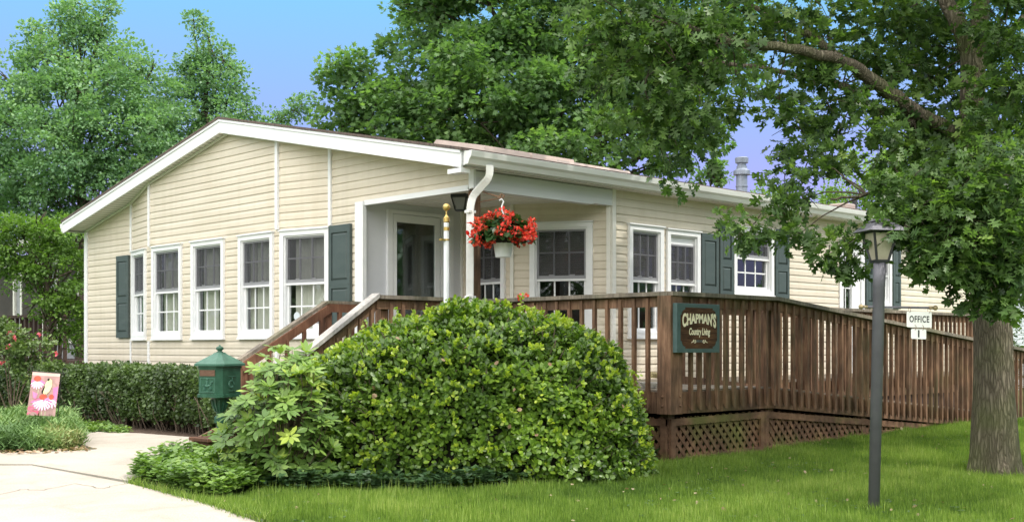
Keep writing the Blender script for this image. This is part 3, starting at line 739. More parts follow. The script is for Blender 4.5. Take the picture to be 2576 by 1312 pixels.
# roof
OX = -.33; RX = XL+.3
rf = MB()
def roof_slab(y0, y1, z0, z1, t=.028):
    a = [Vector((OX-.02, y0, z0)), Vector((RX, y0, z0)), Vector((RX, y1, z1)), Vector((OX-.02, y1, z1))]
    rf.hexa([p for p in a]+[p+Vector((0, 0, t)) for p in a])
roof_slab(EY0-.03, RY-.0005, EZ-.006+.002, RZ+.002); roof_slab(RY+.0005, EY1+.03, RZ+.002, EZ-.006+.002)
rfo = rf.build('roof', 'shingle', house)
fa = MB()
for ya, yb in ((EY0, RY-.0008), (RY+.0008, EY1)):
    za, zb = roofz(ya), roofz(yb)
    fa.hexa([Vector((OX, ya, za-.17)), Vector((OX+.025, ya, za-.17)), Vector((OX+.025, yb, zb-.17)), Vector((OX, yb, zb-.17)),
             Vector((OX, ya, za)), Vector((OX+.025, ya, za)), Vector((OX+.025, yb, zb)), Vector((OX, yb, zb))])
# thin upper lip moulding
for ya, yb in ((EY0, RY-.0008), (RY+.0008, EY1)):
    za, zb = roofz(ya), roofz(yb)
    fa.hexa([Vector((OX-.012, ya, za-.03)), Vector((OX-.001, ya, za-.03)), Vector((OX-.001, yb, zb-.03)), Vector((OX-.012, yb, zb-.03)),
             Vector((OX-.012, ya, za-.001)), Vector((OX-.001, ya, za-.001)), Vector((OX-.001, yb, zb-.001)), Vector((OX-.012, yb, zb-.001))])
fa.box((OX+.001, EY0-.002, EZ-.215), (OX+.12, EY0+.20, EZ-.1705))     # return under the eave
fa.build('rake_fascia', 'white_trim', house)
so = MB()   # rake soffit, ribbed boards
def sof(ya, yb):
    n = int(abs(yb-ya)/.1)
    for i in range(n):
        a = ya+(yb-ya)*i/n; b = ya+(yb-ya)*(i+.88)/n; c = ya+(yb-ya)*(i+1)/n
        for (p, q, dz) in ((a, b, 0), (b, c, .008)):
            zp, zq = roofz(p)-.15+dz, roofz(q)-.15+dz
            so.add([Vector((OX+.026, p, zp)), Vector((.03, p, zp)), Vector((.03, q, zq)), Vector((OX+.026, q, zq))], [(0,1,2,3)])
sof(EY0, RY); sof(EY1, RY)
x = OX+.03
while x < RX-.1:
    for yy in ((EY0, .02), (Wd-.02, EY1)):
        so.add([Vector((x, yy[0], 2.785)), Vector((x+.088, yy[0], 2.785)), Vector((x+.088, yy[1], 2.785)), Vector((x, yy[1], 2.785))], [(0,1,2,3)])
        so.add([Vector((x+.088, yy[0], 2.793)), Vector((x+.1, yy[0], 2.793)), Vector((x+.1, yy[1], 2.793)), Vector((x+.088, yy[1], 2.793))], [(0,1,2,3)])
    x += .1
so.build('soffit', 'soffit_white', house)
tm = MB()   # quarter trim along the wall under the soffit
for i in range(5):
    (x0, y0), (x1, y1) = pts2[i], pts2[i+1]; segs = [(x0, y0, x1, y1)]
    if y0 > RY > y1:
        segs = [(x0, y0, x1, RY+.001), (x0, RY-.001, x1, y1)]
    for (a, b, c, d) in segs:
        tm.beam((a-.03, b, roofz(b)-.168), (c-.03, d, roofz(d)-.168), .02, .028)
tm.build('soffit_trim', 'soffit_white', house)
gt = MB()   # K-style gutters
def gutter(yw, sgn, x0, x1):
    prof = [(0, .125), (.001, .0), (.055, 0), (.075, .045), (.1, .07), (.112, .125), (.104, .128), (.09, .08), (.01, .012), (.006, .125)]
    z0 = 2.79
    poly = [Vector((x0, yw+sgn*a, z0+b)) for a, b in prof]
    gt.prism(poly, (x1-x0, 0, 0))
    for xe in (x0-.003, x1):
        gt.prism([Vector((xe, yw+sgn*a, z0+b)) for a, b in prof[:7]], (.003, 0, 0))
gutter(EY0-.032, -1, OX+.02, RX-.05); gt.build('gutter', 'white_gutter', house)
gt = MB(); gutter(EY1+.032, 1, OX+.02, RX-.05); gt.build('gutter', 'white_gutter', house)
ef = MB(); ef.box((OX+.03, EY0-.03, 2.785), (RX, EY0-.002, 2.93)); ef.build('eave_fascia', 'white_trim', house); ef = MB(); ef.box((OX+.03, EY1+.002, 2.785), (RX, EY1+.03, 2.93)); ef.build('eave_fascia', 'white_trim', house)
# downspout (rectangular pipe with jog)
ds = MB()
xd = .02
path = [on_y(1232, 424, -.27), on_y(1232, 445, -.27), on_y(1190, 492, -.10), on_y(1183, 520, -.09), on_y(1181, 760, -.09)]
path = [Vector((p.x, p.y, p.z)) for p in path]
path[0].z = 2.80; path[-1].z = .45
def rect_sweep(mb, P, w, h):
    b = len(mb.v); n = len(P)
    # round the corners
    Q = [P[0]]
    for i in range(1, n-1):
        for t in (.0, .33, .66, 1.0):
            a = P[i]+(P[i-1]-P[i]).normalized()*.05; c = P[i]+(P[i+1]-P[i]).normalized()*.05
            Q.append(a*(1-t)**2+P[i]*2*t*(1-t)+c*t*t)
    Q.append(P[-1])
    X = RT
    for i, p in enumerate(Q):
        d = (Q[min(i+1, len(Q)-1)]-Q[max(i-1, 0)]).normalized(); r = (X-d*X.dot(d)).normalized(); u = r.cross(d)
        for sx, sy in ((-1,-1),(1,-1),(1,1),(-1,1)): mb.v.append(tuple(p+r*sx*w/2+u*sy*h/2))
    for i in range(len(Q)-1):
        for k in range(4): mb.f.append((b+i*4+k, b+i*4+(k+1)%4, b+(i+1)*4+(k+1)%4, b+(i+1)*4+k)); mb.mi.append(0)
rect_sweep(ds, path, .075, .055)
for p in (path[3]+Vector((0,0,-.05)), path[3]+Vector((0,0,-.9))): ds.box((p.x-.05, p.y-.035, p.z-.015), (p.x+.05, p.y+.035, p.z+.015))
ds.build('downspout', 'white_gutter', house, bevel=.006)
# roof hatches / skylights (low pinkish panels on the slope facing the side)
for (u0, u1, yy, dzz) in ((1218, 1450, .75, .085), (1400, 1590, .55, .05)):
    x0 = on_y(u0, 400, yy).x; x1 = on_y(u1, 400, yy).x
    sk = MB(); n = 2; z = roofz(yy)+.03
    for j in range(n):
        a, b = x0+(x1-x0)*j/n, x0+(x1-x0)*(j+1)/n
        sk.hexa([Vector((a+.01, yy, z)), Vector((b, yy, z)), Vector((b, yy+.9, z+.19)), Vector((a+.01, yy+.9, z+.19)),
                 Vector((a+.03, yy+.03, z+dzz)), Vector((b-.02, yy+.03, z+dzz)), Vector((b-.02, yy+.85, z+.17+dzz)), Vector((a+.03, yy+.85, z+.17+dzz))])
    sk.build('skylight', 'skylight_panel', house)
# flue
pf = on_y(1866, 500, 2.0); zb = roofz(2.0)
fx, fy = pf.x, pf.y; dfl = (Vector((fx, fy, 0))-CAM).dot(FW)
zv = lambda v: CAM.z+(HV-v)/FL*dfl
ww = 1/FL*dfl
fl = MB(); fl.lathe((fx, fy, 0), [(14*ww, zb), (14*ww, zv(440)), (21*ww, zv(440)), (21*ww, zv(430)), (16*ww, zv(427)), (13*ww, zv(424)), (13*ww, zv(418))], 24)
fo = fl.build('flue_pipe', 'galvanised', house, smooth=False)
fl = MB(); fl.lathe((fx, fy, 0), [(11*ww, zv(418)), (11*ww, zv(412)), (16*ww, zv(410)), (17*ww, zv(398)), (14*ww, zv(396))], 24); fl.lathe((fx, fy, 0), [(15.5*ww, zv(470)), (15.5*ww, zv(468))], 24)
fl.build('flue_cap', 'galvanised', fo)
vp = on_y(2150, 520, 1.2); vb = MB(); vb.tube([(vp.x, 1.2, roofz(1.2)), (vp.x, 1.2, roofz(1.2)+.24)], .04, 12); vb.lathe((vp.x, 1.2, roofz(1.2)+.02), [(.1, 0), (.05, .05)], 12)
vb.build('vent_pipe', 'lantern_black', house)
vp = on_y(2118, 520, .7); vb = MB(); vb.box((vp.x-.15, .55, roofz(.7)), (vp.x+.15, .85, roofz(.7)+.09)); vb.build('roof_vent', 'skylight_panel', house, bevel=.02)
# ceiling light in the porch
pl = atd(1159, 492, 12.75); L_ = MB()
c = Vector((pl.x, pl.y, 2.645))
def frust(mb, c, w0, w1, z0, z1, rot):
    P = []
    for w_, z_ in ((w0, z0), (w1, z1)):
        for k in range(4):
            a = rot+PI/4+k*PI/2; P.append(Vector((c.x+w_*.7071*math.cos(a), c.y+w_*.7071*math.sin(a), c.z+z_)))
    mb.hexa(P)
frust(L_, c, .18, .18, -.03, 0.01, .6); frust(L_, c, .10, .102, -.175, -.16, .6)
for k in range(4):
    a = .6+PI/4+k*PI/2; d = Vector((math.cos(a), math.sin(a), 0))
    L_.beam(c+d*.115+Vector((0,0,-.03)), c+d*.07+Vector((0,0,-.165)), .012, .012)
lo = L_.build('porch_light', 'lantern_black', house)
g = MB(); frust(g, c, .085, .145, -.158, -.032, .6); g.build('lamp_glass', 'sash_grey', lo)

# ================================================================ DECK, STAIRS, RAMP
DZ = .63; CAPZ = 1.475; YO = -2.5; YI = -1.25; XD = 1.5
deck = thing('wooden_deck', (1.0, -1.2, 0), 'dark brown weathered timber deck with baluster railing, front steps and lattice skirt', 'deck')
rampo = thing('wooden_ramp', (5.0, -1.9, 0), 'long brown timber wheelchair ramp sloping down beside the house', 'ramp')
NX, OXR, YS = -1.22, -.92, 1.4
fl = MB()
def boards_x(mb, x0, x1, y0, y1, z=DZ, w=.135, zf=None):
    y = y0
    while y < y1-.01:
        b = min(y+w, y1); za, zb = (z, z) if zf is None else (zf(x0), zf(x1))
        mb.hexa([Vector((x0,y,za-.035)),Vector((x1,y,zb-.035)),Vector((x1,b,zb-.035)),Vector((x0,b,za-.035)),Vector((x0,y,za)),Vector((x1,y,zb)),Vector((x1,b,zb)),Vector((x0,b,za))]); y += w+.006
boards_x(fl, .0, 9.5, YI, -.004); boards_x(fl, .0, XD, YO, YI-.008)
fl.box((NX+.02, .0, DZ-.035), (-.19, YS, DZ)); fl.box((0.0, .0, DZ-.037), (2.05, yP, DZ-.003))
fl.build('decking', 'weathered_cap', deck)
fb = MB()
fb.box((-.03, YO-.03, .43), (0, 0.0, .615)); fb.box((0, YO-.03, .43), (XD, YO, .615)); fb.box((NX-.03, -.03, .43), (-.03, 0, .615))
fb.box((NX-.01, 0, .43), (NX+.02, YS, .60)); fb.box((XD, YI-.03, .38), (9.5, YI, .60))
fb.build('rim_joist', 'deck_wood', deck)
zr = lambda x: DZ-(x-XD)*.088
# baluster meshes
bal = MB()
h = .0165
bal.hexa([Vector(p) for p in ((-h,-h,.0),(h,-h,.0),(h,h,.045),(-h,h,.045),(-h,-h,.97),(h,-h,.97),(h,h,.97),(-h,h,.97))])
bme = bal.build('baluster_seed', 'deck_wood'); bal_mesh = bme.data; bpy.data.objects.remove(bme)
bs = MB(); bs.box((-h,-h,0),(h,h,.78)); bme = bs.build('b', 'deck_wood'); bal_short = bme.data; bpy.data.objects.remove(bme)
def cap_rail(root, P, Q, mat='weathered_cap', w=.14, side_off=(0,0), face='deck_wood'):
    P = Vector(P); Q = Vector(Q)
    c = MB(); c.beam(P+Vector((0,0,-.0175)), Q+Vector((0,0,-.0175)), w, .035); c.build('handrail', mat, root)
    f = MB(); f.beam(P+Vector((side_off[0], side_off[1], -.083)), Q+Vector((side_off[0], side_off[1], -.083)), .036, .09); f.build('top_rail', face, root)
# rail A, along y at x~0
cap_rail(deck, (-.03, YO-.05, CAPZ), (-.03, -.0, CAPZ))
y = YO+.20
while y < -.05:
    inst('baluster', bal_mesh, deck, (-.052, y, .455), -PI/2); y += .155
# level rail along x at outer edge
cap_rail(deck, (-.09, YO-.03, CAPZ-.001), (XD+.02, YO-.03, CAPZ-.001))
x = .22
while x < XD: inst('baluster', bal_mesh, deck, (x, YO-.052, .455), 0); x += .127
# front-platform rail from house corner out to the stair head
cap_rail(deck, (NX-.04, -.03, CAPZ+.012), (-.12, -.03, CAPZ+.012))
x = NX+.12
while x < -.1: inst('baluster', bal_mesh, deck, (x, -.052, .455), 0); x += .14
# inner rail
cap_rail(deck, (XD, YI-.03, CAPZ), (8.5, YI-.03, CAPZ))
x = XD+.1
while x < 8.5: inst('baluster', bal_mesh, deck, (x, YI-.052, .455), 0); x += .127
cap_rail(deck, (8.5, YI-.03, CAPZ), (9.9, YI-.03, CAPZ-.75))
# posts
cp = MB(); cp.box((-.075, YO-.085, .43), (.065, YO-.046, 1.44)); cp.box((-.10, YO-.085, .43), (-.0755, YO+.06, 1.44)); 
for z in (.50, .58):
    cp.sphere((-.103, YO+.0, z), .012, 8); cp.sphere((.03, YO-.088, z), .012, 8)
cp.build('corner_post', 'deck_wood', deck, bevel=.003)
for px, py in ((.0, YO+.02), (XD+.0, YO+.02), (XD, YI), (4.0, YI), (6.4, YI), (8.45, YI), (NX+.04, .0)):
    p = MB(); p.box((px, py, .0), (px+.088, py+.088, 1.43)); p.build('post', 'deck_wood', deck)
# stairs
stp = MB(); nst = 4
for i in range(nst):
    z = DZ-(i+1)*.125; x1 = NX+.0-.27*i
    stp.box((x1-.29, .06, z-.035), (x1, YS-.06, z))
stp.build('stair_tread', 'weathered_cap', deck)
sg = MB()
for yy in (.02, YS-.04):
    sg.hexa([Vector(p) for p in ((NX-1.15, yy, -.05),(NX+.02, yy, .30),(NX+.02, yy+.04, .30),(NX-1.15, yy+.04, -.05),(NX-1.15, yy, .12),(NX+.02, yy, .60),(NX+.02, yy+.04, .60),(NX-1.15, yy+.04, .12))])
sg.build('stair_stringer', 'deck_wood', deck)
# stair rail far side (reddish), near side (silvered)
O = on_y(820, 760, YS); Ob = on_y(600, 907, YS)
Ow = on_y(925, 764, YS)
c = MB(); c.beam(O, Ob, .085, .03); c.beam((O.x-.01, YS, O.z), (-.22, YS, O.z), .14, .03); c.build('handrail', 'weathered_cap', deck)
c = MB(); c.beam((O.x, YS-.055, O.z-.07), (Ob.x, YS-.055, Ob.z-.07), .036, .085); c.beam((O.x, YS-.056, O.z-.06), (-.24, YS-.056, O.z-.06), .036, .085)
c.build('top_rail', 'stair_rail_wood', deck)
for i in range(5):
    t = (i+.5)/5; p = O+(Ob-O)*t
    b = MB(); b.box((p.x-.016, YS-.08, p.z-.88), (p.x+.016, YS-.042, p.z-.10)); b.build('baluster', 'stair_rail_wood', deck)
for i in range(3):
    x = O.x+.13+i*.16; b = MB(); b.box((x-.019, YS-.08, .5), (x+.019, YS-.042, O.z-.09)); b.build('baluster', 'stair_rail_wood', deck)
p = MB(); p.box((O.x-.04, YS-.04, .0), (O.x+.045, YS+.045, O.z-.02)); p.box((Ob.x+.02, YS-.04, -.05), (Ob.x+.105, YS+.045, Ob.z-.03)); p.build('post', 'stair_rail_wood', deck)
Nn = on_y(948, 741, -.03); Nb = on_y(742, 907, -.03)
c = MB(); c.beam(Nn+Vector((0,0,.0)), Nb, .12, .035); c.build('handrail', 'grey_rail_wood', deck, label='silver-grey weathered stair handrail')
c = MB(); c.beam(Nn+Vector((0,.02,-.08)), Nb+Vector((0,.02,-.08)), .036, .1); c.build('top_rail', 'deck_wood', deck)
for i in range(6):
    t = (i+.5)/7; p = Nn+(Nb-Nn)*t
    b = MB(); b.box((p.x-.019, -.05, p.z-.88), (p.x+.019, -.012, p.z-.10)); b.build('baluster', 'deck_wood', deck)
# ramp
rb = MB(); boards_x(rb, XD+.0, 8.6, YO, YI-.05, zf=zr); rb.build('decking', 'weathered_cap', rampo)
sg = MB()
for yy in (YO-.03, YI-.08):
    a, b = XD+.001, 8.6
    sg.hexa([Vector((a, yy, zr(a)-.2)), Vector((b, yy, zr(b)-.2)), Vector((b, yy+.03, zr(b)-.2)), Vector((a, yy+.03, zr(a)-.2)),
             Vector((a, yy, zr(a)-.02)), Vector((b, yy, zr(b)-.02)), Vector((b, yy+.03, zr(b)-.02)), Vector((a, yy+.03, zr(a)-.02))])
sg.build('stringer', 'deck_wood', rampo)
cap_rail(rampo, (XD+.021, YO-.03, CAPZ-.001), (8.6, YO-.03, CAPZ-.001-(8.6-XD)*.088))
x = XD+.06; nb = 0
while x < 8.6:
    inst('baluster', bal_mesh, rampo, (x+random.uniform(-.004, .004), YO-.052, zr(x)-.175), 0); x += .127
for px in (3.2, 5.6, 8.0):
    p = MB(); p.box((px, YO+.002, -.05), (px+.088, YO+.09, zr(px)+.78)); p.build('post', 'deck_wood', rampo)
# mid kerb rails on ramp inner side (seen through the balusters)
p = MB(); p.beam((XD, YI-.1, zr(XD)+.05), (8.6, YI-.1, zr(8.6)+.05), .03, .08); p.build('kerb_rail', 'deck_wood', rampo)
# lattice skirts
def clipline(poly, a, d):
    n = len(poly); ts = []
    for i in range(n):
        p = poly[i]; q = poly[(i+1) % n]; e = (q[0]-p[0], q[1]-p[1])
        det = d[0]*(-e[1])+e[0]*d[1]
        if abs(det) < 1e-9: continue
        rx, ry = p[0]-a[0], p[1]-a[1]
        t = (rx*(-e[1])+e[0]*ry)/det; w = (d[0]*ry-d[1]*rx)/det
        if -1e-6 <= w <= 1+1e-6: ts.append(t)
    return (min(ts), max(ts)) if len(ts) >= 2 and max(ts)-min(ts) > .02 else None
def lattice(F, poly, root, frame_w=.06, ph=0):
    fr = MB(); n = len(poly)
    for i in range(n):
        a, b = poly[i], poly[(i+1) % n]
        L = math.hypot(b[0]-a[0], b[1]-a[1]); 
        if L < .05: continue
        A, B = pt(F, a[0], a[1], .022), pt(F, b[0], b[1], .022); dd = (B-A).normalized(); n3 = Vector((F[2][0], F[2][1], 0))
        inn = n3.cross(dd).normalized()
        cen = sum((pt(F, q[0], q[1], .022) for q in poly), Vector((0,0,0)))/n
        if (cen-A).dot(inn) < 0: inn = -inn
        dpt = n3*(.012+.0006*i); m_ = frame_w
        fr.hexa([A-dpt, B-dpt, B-dpt-dd*0+inn*m_, A-dpt+inn*m_, A+dpt, B+dpt, B+dpt+inn*m_, A+dpt+inn*m_])
    lp = fr.build('lattice_panel', 'lattice_wood', root)
    sl = MB(); s0 = min(p[0] for p in poly); s1 = max(p[0] for p in poly); zlo = min(p[1] for p in poly); zhi = max(p[1] for p in poly)
    n3 = Vector((F[2][0], F[2][1], 0))
    for k_, sg_ in ((0, 1), (1, -1)):
        s_ = s0-(zhi-zlo)-.2
        while s_ < s1+(zhi-zlo)+.2:
            r = clipline(poly, (s_, zlo), (sg_*.7071, .7071))
            if r:
                A = pt(F, s_+sg_*.7071*r[0], zlo+.7071*r[0], .004+.007*k_); B = pt(F, s_+sg_*.7071*r[1], zlo+.7071*r[1], .004+.007*k_)
                sl.beam(A, B, .036, .006, up=n3)
            s_ += .1
    sl.build('lattice_slats', 'lattice_wood', lp)
FO, _ = frame(0, YO+.02, 10, YO+.02)
FA, _ = frame(.0, 0, .0, YO+.02)
g0 = lambda x: gz(x, YO)-.01
lattice(FO, [(.0, g0(0)), (XD-.1, g0(XD)), (XD-.1, .40), (0, .385)], deck)
lattice(FO, [(XD-.095, g0(XD)), (4.6, g0(4.6)), (4.6, g0(4.6)+.07), (XD-.095, .40)], rampo)
lattice(FA, [(1.2, gz(0, -1)), (-YO-.02, g0(0)), (-YO-.02, .385), (1.2, .385)], deck)
tp = MB(); tp.hexa([Vector(p) for p in ((4.6, YO-.01, g0(4.6)), (6.2, YO-.01, g0(6)), (6.2, YO+.02, g0(6)), (4.6, YO+.02, g0(4.6)), (4.6, YO-.01, g0(4.6)+.09), (6.2, YO-.01, g0(6)+.01), (6.2, YO+.02, g0(6)+.01), (4.6, YO+.02, g0(4.6)+.09))])
tp.build('skirt_board', 'lattice_wood', rampo)
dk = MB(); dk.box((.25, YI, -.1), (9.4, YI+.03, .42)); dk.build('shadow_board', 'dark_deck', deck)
# broom and bowl on the deck
ba, bb = atd(1634, 942, 10.75), atd(1675, 944, 10.95)
br = thing('broom', (ba.x, ba.y, ba.z), 'pale bristle push broom leaning inside the deck corner', 'broom')
m = MB(); m.tube([ba, ba+(bb-ba)*.45], .028, 10); m.tube([ba+(bb-ba)*.8, bb], .028, 10); m.build('bristles', 'bristle', br)
m = MB(); m.tube([ba+(bb-ba)*.45, ba+(bb-ba)*.8], .022, 10); m.build('broom_head', 'stair_rail_wood', br)

bw = atd(1633, 970, 10.7); bl_ = MB(); bl_.lathe((bw.x, bw.y, DZ+.001), [(.05, 0), (.085, .045), (.09, .05), (.083, .05), (.045, .008)], 18)
tag(bl_.build('pet_bowl', 'plate_white', org=(bw.x, bw.y, DZ+.001)), 'small white bowl on the deck floor beside the broom', 'bowl')
rf_ = atd(1316, 748, 11.3); rfl = thing('potted_flower', (rf_.x, rf_.y, DZ), 'red flower in a small pot peeking over the deck handrail', 'plant')
m_ = MB(); m_.lathe((rf_.x, rf_.y, DZ), [(.07, 0), (.1, .2), (.105, .22)], 16); m_.build('pot', 'slot_brown', rfl)
m_ = MB(); m_.tube([(rf_.x, rf_.y, DZ+.15), tuple(rf_)], .006, 5); m_.build('stem', 'twig', rfl)
e_ = rsph(24); leaves('bloom', np.array(rf_)+e_*.03, e_, rng.normal(size=(24, 3)), .035, T_OVAL, 'petal_red', rng.random(24), rfl, width=1.3)
# ================================================================ TEXT
def text_mesh(body, size, bold=0.0, xs_=1.0, spacing=1.0, shear=0.0):
    cu = bpy.data.curves.new('t', 'FONT'); cu.body = body; cu.size = size; cu.offset = bold; cu.extrude = .0006
    cu.align_x = 'CENTER'; cu.align_y = 'CENTER'; cu.space_character = spacing; cu.shear = shear; cu.resolution_u = 4
    ob = bpy.data.objects.new('t', cu); COL.objects.link(ob)
    dg = bpy.context.evaluated_depsgraph_get(); dg.update()
    me = bpy.data.meshes.new_from_object(ob.evaluated_get(dg)); bpy.data.objects.remove(ob); bpy.data.curves.remove(cu)
    V = [(v.co.x*xs_, v.co.y, v.co.z) for v in me.vertices]; Fc = [tuple(p.vertices) for p in me.polygons]
    bpy.data.meshes.remove(me)
    return V, Fc
def put_text(mb, V, Fc, C, X, Y, Z, warp=None):
    vs = []
    for (x, y, z) in V:
        if warp: x, y = warp(x, y)
        vs.append(C+X*x+Y*y+Z*z)
    mb.add(vs, Fc)
# ================================================================ CARVED SIGN
sx0 = on_y(1702, 820, YO-.09).x; sx1 = on_y(1800, 820, YO-.09).x
sx0 = -.075; 
sgz0, sgz1 = .955, 1.375
sgn = thing('carved_sign', ((sx0+sx1)/2, YO-.1, sgz0), 'square carved wooden sign with teal border and cream lettering on the deck railing', 'sign')
b = MB(); b.box((sx0, YO-.135, sgz0), (sx1, YO-.088, sgz1)); b.build('sign_border', 'sign_green', sgn, bevel=.003)
cx, cz = (sx0+sx1)/2+.004, (sgz0+sgz1)/2; hw, hh = (sx1-sx0)/2-.045, (sgz1-sgz0)/2-.035
C0 = Vector((cx, YO-.1352, cz)); X = Vector((1,0,0)); Yv = Vector((0,0,1)); Zv = Vector((0,-1,0))
outl = []
for qx, qz, a0 in ((1, 1, 270), (-1, 1, 0), (-1, -1, 90), (1, -1, 180)):   # plaque with scooped corners
    cc = (qx*hw, qz*hh); st = .028; r = .05
    arc = []
    for k in range(7):
        a = math.radians(a0-0+ -90*k/6)
        arc.append((cc[0]+r*math.cos(a), cc[1]+r*math.sin(a)))
    outl += arc
# build ordered outline explicitly
def corner(qx, qz, rev):
    r = .048; st = .016; L = [(qx*(hw), qz*(hh-r-st)), (qx*(hw-st), qz*(hh-r-st))]
    for k in range(1, 6):
        a = PI/2*k/6; L.append((qx*(hw-st-r+r*math.cos(a)), qz*(hh-r-st+ r*math.sin(a))))
    L += [(qx*(hw-st-r), qz*(hh-st)), (qx*(hw-st-r), qz*hh)]
    return L[::-1] if rev else L
outl = corner(1, 1, False)+corner(-1, 1, True)+corner(-1, -1, False)+corner(1, -1, True)
b = MB(); b.prism([C0+X*x+Yv*y for x, y in outl], Zv*.002); b.build('plaque', 'sign_wood', sgn)
b = MB()
V, Fc = text_mesh("CHAPMAN'S", .088, bold=.0036, xs_=.60, spacing=1.02)
wmax = max(abs(v[0]) for v in V)
sc_ = (hw-.018)/wmax
def arch(x, y):
    q = x*sc_/(hw-.018); top = .032 + .0*q; 
    h_ = .078+.048*q*q                     # letters grow to the sides
    yc = y/.066                            # -.5 .. .5
    return x*sc_, .118-h_*(.5-yc)*1.0
put_text(b, V, Fc, C0+Zv*.0035, X, Yv, Zv, arch)
V, Fc = text_mesh("Country Living", .082, bold=.0022, xs_=.60, shear=.2)
put_text(b, V, Fc, C0+Zv*.0035+Yv*-.032, X, Yv, Zv)
for s_ in (-1, 1):      # scrolls
    P = []
    for k in range(16):
        a = k/15*2.2*PI; r = .004+.0012*k*.9; P.append(C0+Zv*.003+X*(s_*(.062+r*math.cos(a)))+Yv*(-.112+r*math.sin(a)))
    P += [C0+Zv*.003+X*(s_*.092)+Yv*-.116, C0+Zv*.003+X*(s_*.112)+Yv*-.124]
    b.tube(P, .0032, 6)
b.build('lettering', 'sign_cream', sgn)
b = MB(); V, Fc = text_mesh("SINCE 1912", .028, bold=.0008, xs_=.62); put_text(b, V, Fc, C0+Zv*.0035+Yv*-.113, X, Yv, Zv); b.build('faded_lettering', 'sign_faded', sgn)

# ================================================================ LAMP POST WITH OFFICE SIGN
LD = 8.2
pb = atd(2197, 1285, LD); ptp = atd(2213, 658, LD); pb.z = gz(pb.x, pb.y)-.02
lamp = thing('lamp_post', (pb.x, pb.y, gz(pb.x, pb.y)), 'grey metal lamp post with square glass lantern standing on the lawn', 'lamp post')
m = MB(); m.tube([pb+Vector((0,0,-.1)), pb+(ptp-pb)*.9, pb+(ptp-pb)*.901, ptp], [.0385, .0405, .042, .042], 24); m.build('pole', 'post_grey', lamp, smooth=False)
lamp.children[0].data.polygons.foreach_set('use_smooth', [len(p.vertices) == 4 for p in lamp.children[0].data.polygons])
c = ptp.copy(); ROT = -.76+.18
K = LD/FL
m = MB(); frust(m, c, 0.092, 0.100, -.006, .012, ROT)
for k in range(4):
    a = ROT+PI/4+k*PI/2; d = Vector((math.cos(a), math.sin(a), 0))
    m.beam(c+d*.063+Vector((0,0,.01)), c+d*.122+Vector((0,0,.205)), .014, .014)
frust(m, c, 0.181, 0.185, .195, .21, ROT)
m.build('lantern_frame', 'lantern_black', lamp)
m = MB(); frust(m, c, 0.081, 0.167, .012, .196, ROT); m.build('lantern_glass', 'lantern_glass', lamp)
m = MB()
frust(m, c, 0.277, 0.222, .208, .235, ROT); frust(m, c, 0.222, 0.141, .235, .268, ROT); frust(m, c, 0.089, 0.089, .268, .278, ROT); frust(m, c, 0.126, 0.067, .278, .300, ROT)
m.build('lantern_roof', 'post_grey', lamp, bevel=.003)
ca, cb = atd(2166, 771, LD), atd(2353, 774, LD)
m = MB(); m.tube([ca, cb], .0085, 10); m.build('crossbar', 'post_grey', lamp)
for q in (ca, cb):
    m = MB(); m.sphere(q, .018, 14); m.tube([q+(cb-ca).normalized()*s_ for s_ in ((.016, .045) if q is ca else (-.045, -.016))], .011, 10)
    m.build('finial', 'dull_brass', lamp, smooth=True)
def hang_plate(name, u0, v0, u1, v1, label, txt, size, xs_, ringv, bold):
    A = atd(u0, v0, LD-.012); B = atd(u1, v0+1.5, LD-.012); zz = atd(u0, v1, LD).z
    X = (B-A); w = X.length; X.normalize(); hgt = A.z-zz; Yv = Vector((0,0,1)); Z = Yv.cross(X)*-1
    Z = X.cross(Yv)
    C = (A+B)/2; C.z = A.z-hgt/2
    root = thing(name, (C.x, C.y, zz), label, 'sign')
    m = MB(); n = 5; r = .008; out = []
    for qx, qy, a0 in ((1,1,0),(-1,1,90),(-1,-1,180),(1,-1,270)):
        for k in range(n):
            a = math.radians(a0+90*k/(n-1)); out.append(C+X*(qx*(w/2-r)+r*math.cos(a))+Yv*(qy*(hgt/2-r)+r*math.sin(a)))
    m.prism([p-Z*.0 for p in out], -Z*.003); m.build('plate', 'plate_white', root)
    m = MB(); V, Fc = text_mesh(txt, size, bold=bold, xs_=xs_, spacing=1.15)
    put_text(m, V, Fc, C+Z*.0015, X, Yv, Z); m.build('lettering', 'black_paint', root)
    m = MB()
    for s_ in (-.5, .5):
        c0 = C+X*(s_*w*(.78 if name == 'office_sign' else .5))+Yv*(hgt/2+ringv); P = [c0+Yv*math.cos(a)*(ringv+.007)+Z*math.sin(a)*.008+X*math.sin(a)*.006 for a in [k*PI/6 for k in range(13)]]
        m.tube(P, .0016, 5)
    m.build('hanging_ring', 'rust_iron', root)
hang_plate('office_sign', 2281, 783, 2344, 823, 'white plate reading OFFICE hanging from the lamp post crossbar', 'OFFICE', .062, .62, .012, .0012)
hang_plate('number_sign', 2292, 827, 2330, 842+10, 'small white number plate hanging below the office plate', '1', .066, .75, .010, .003)

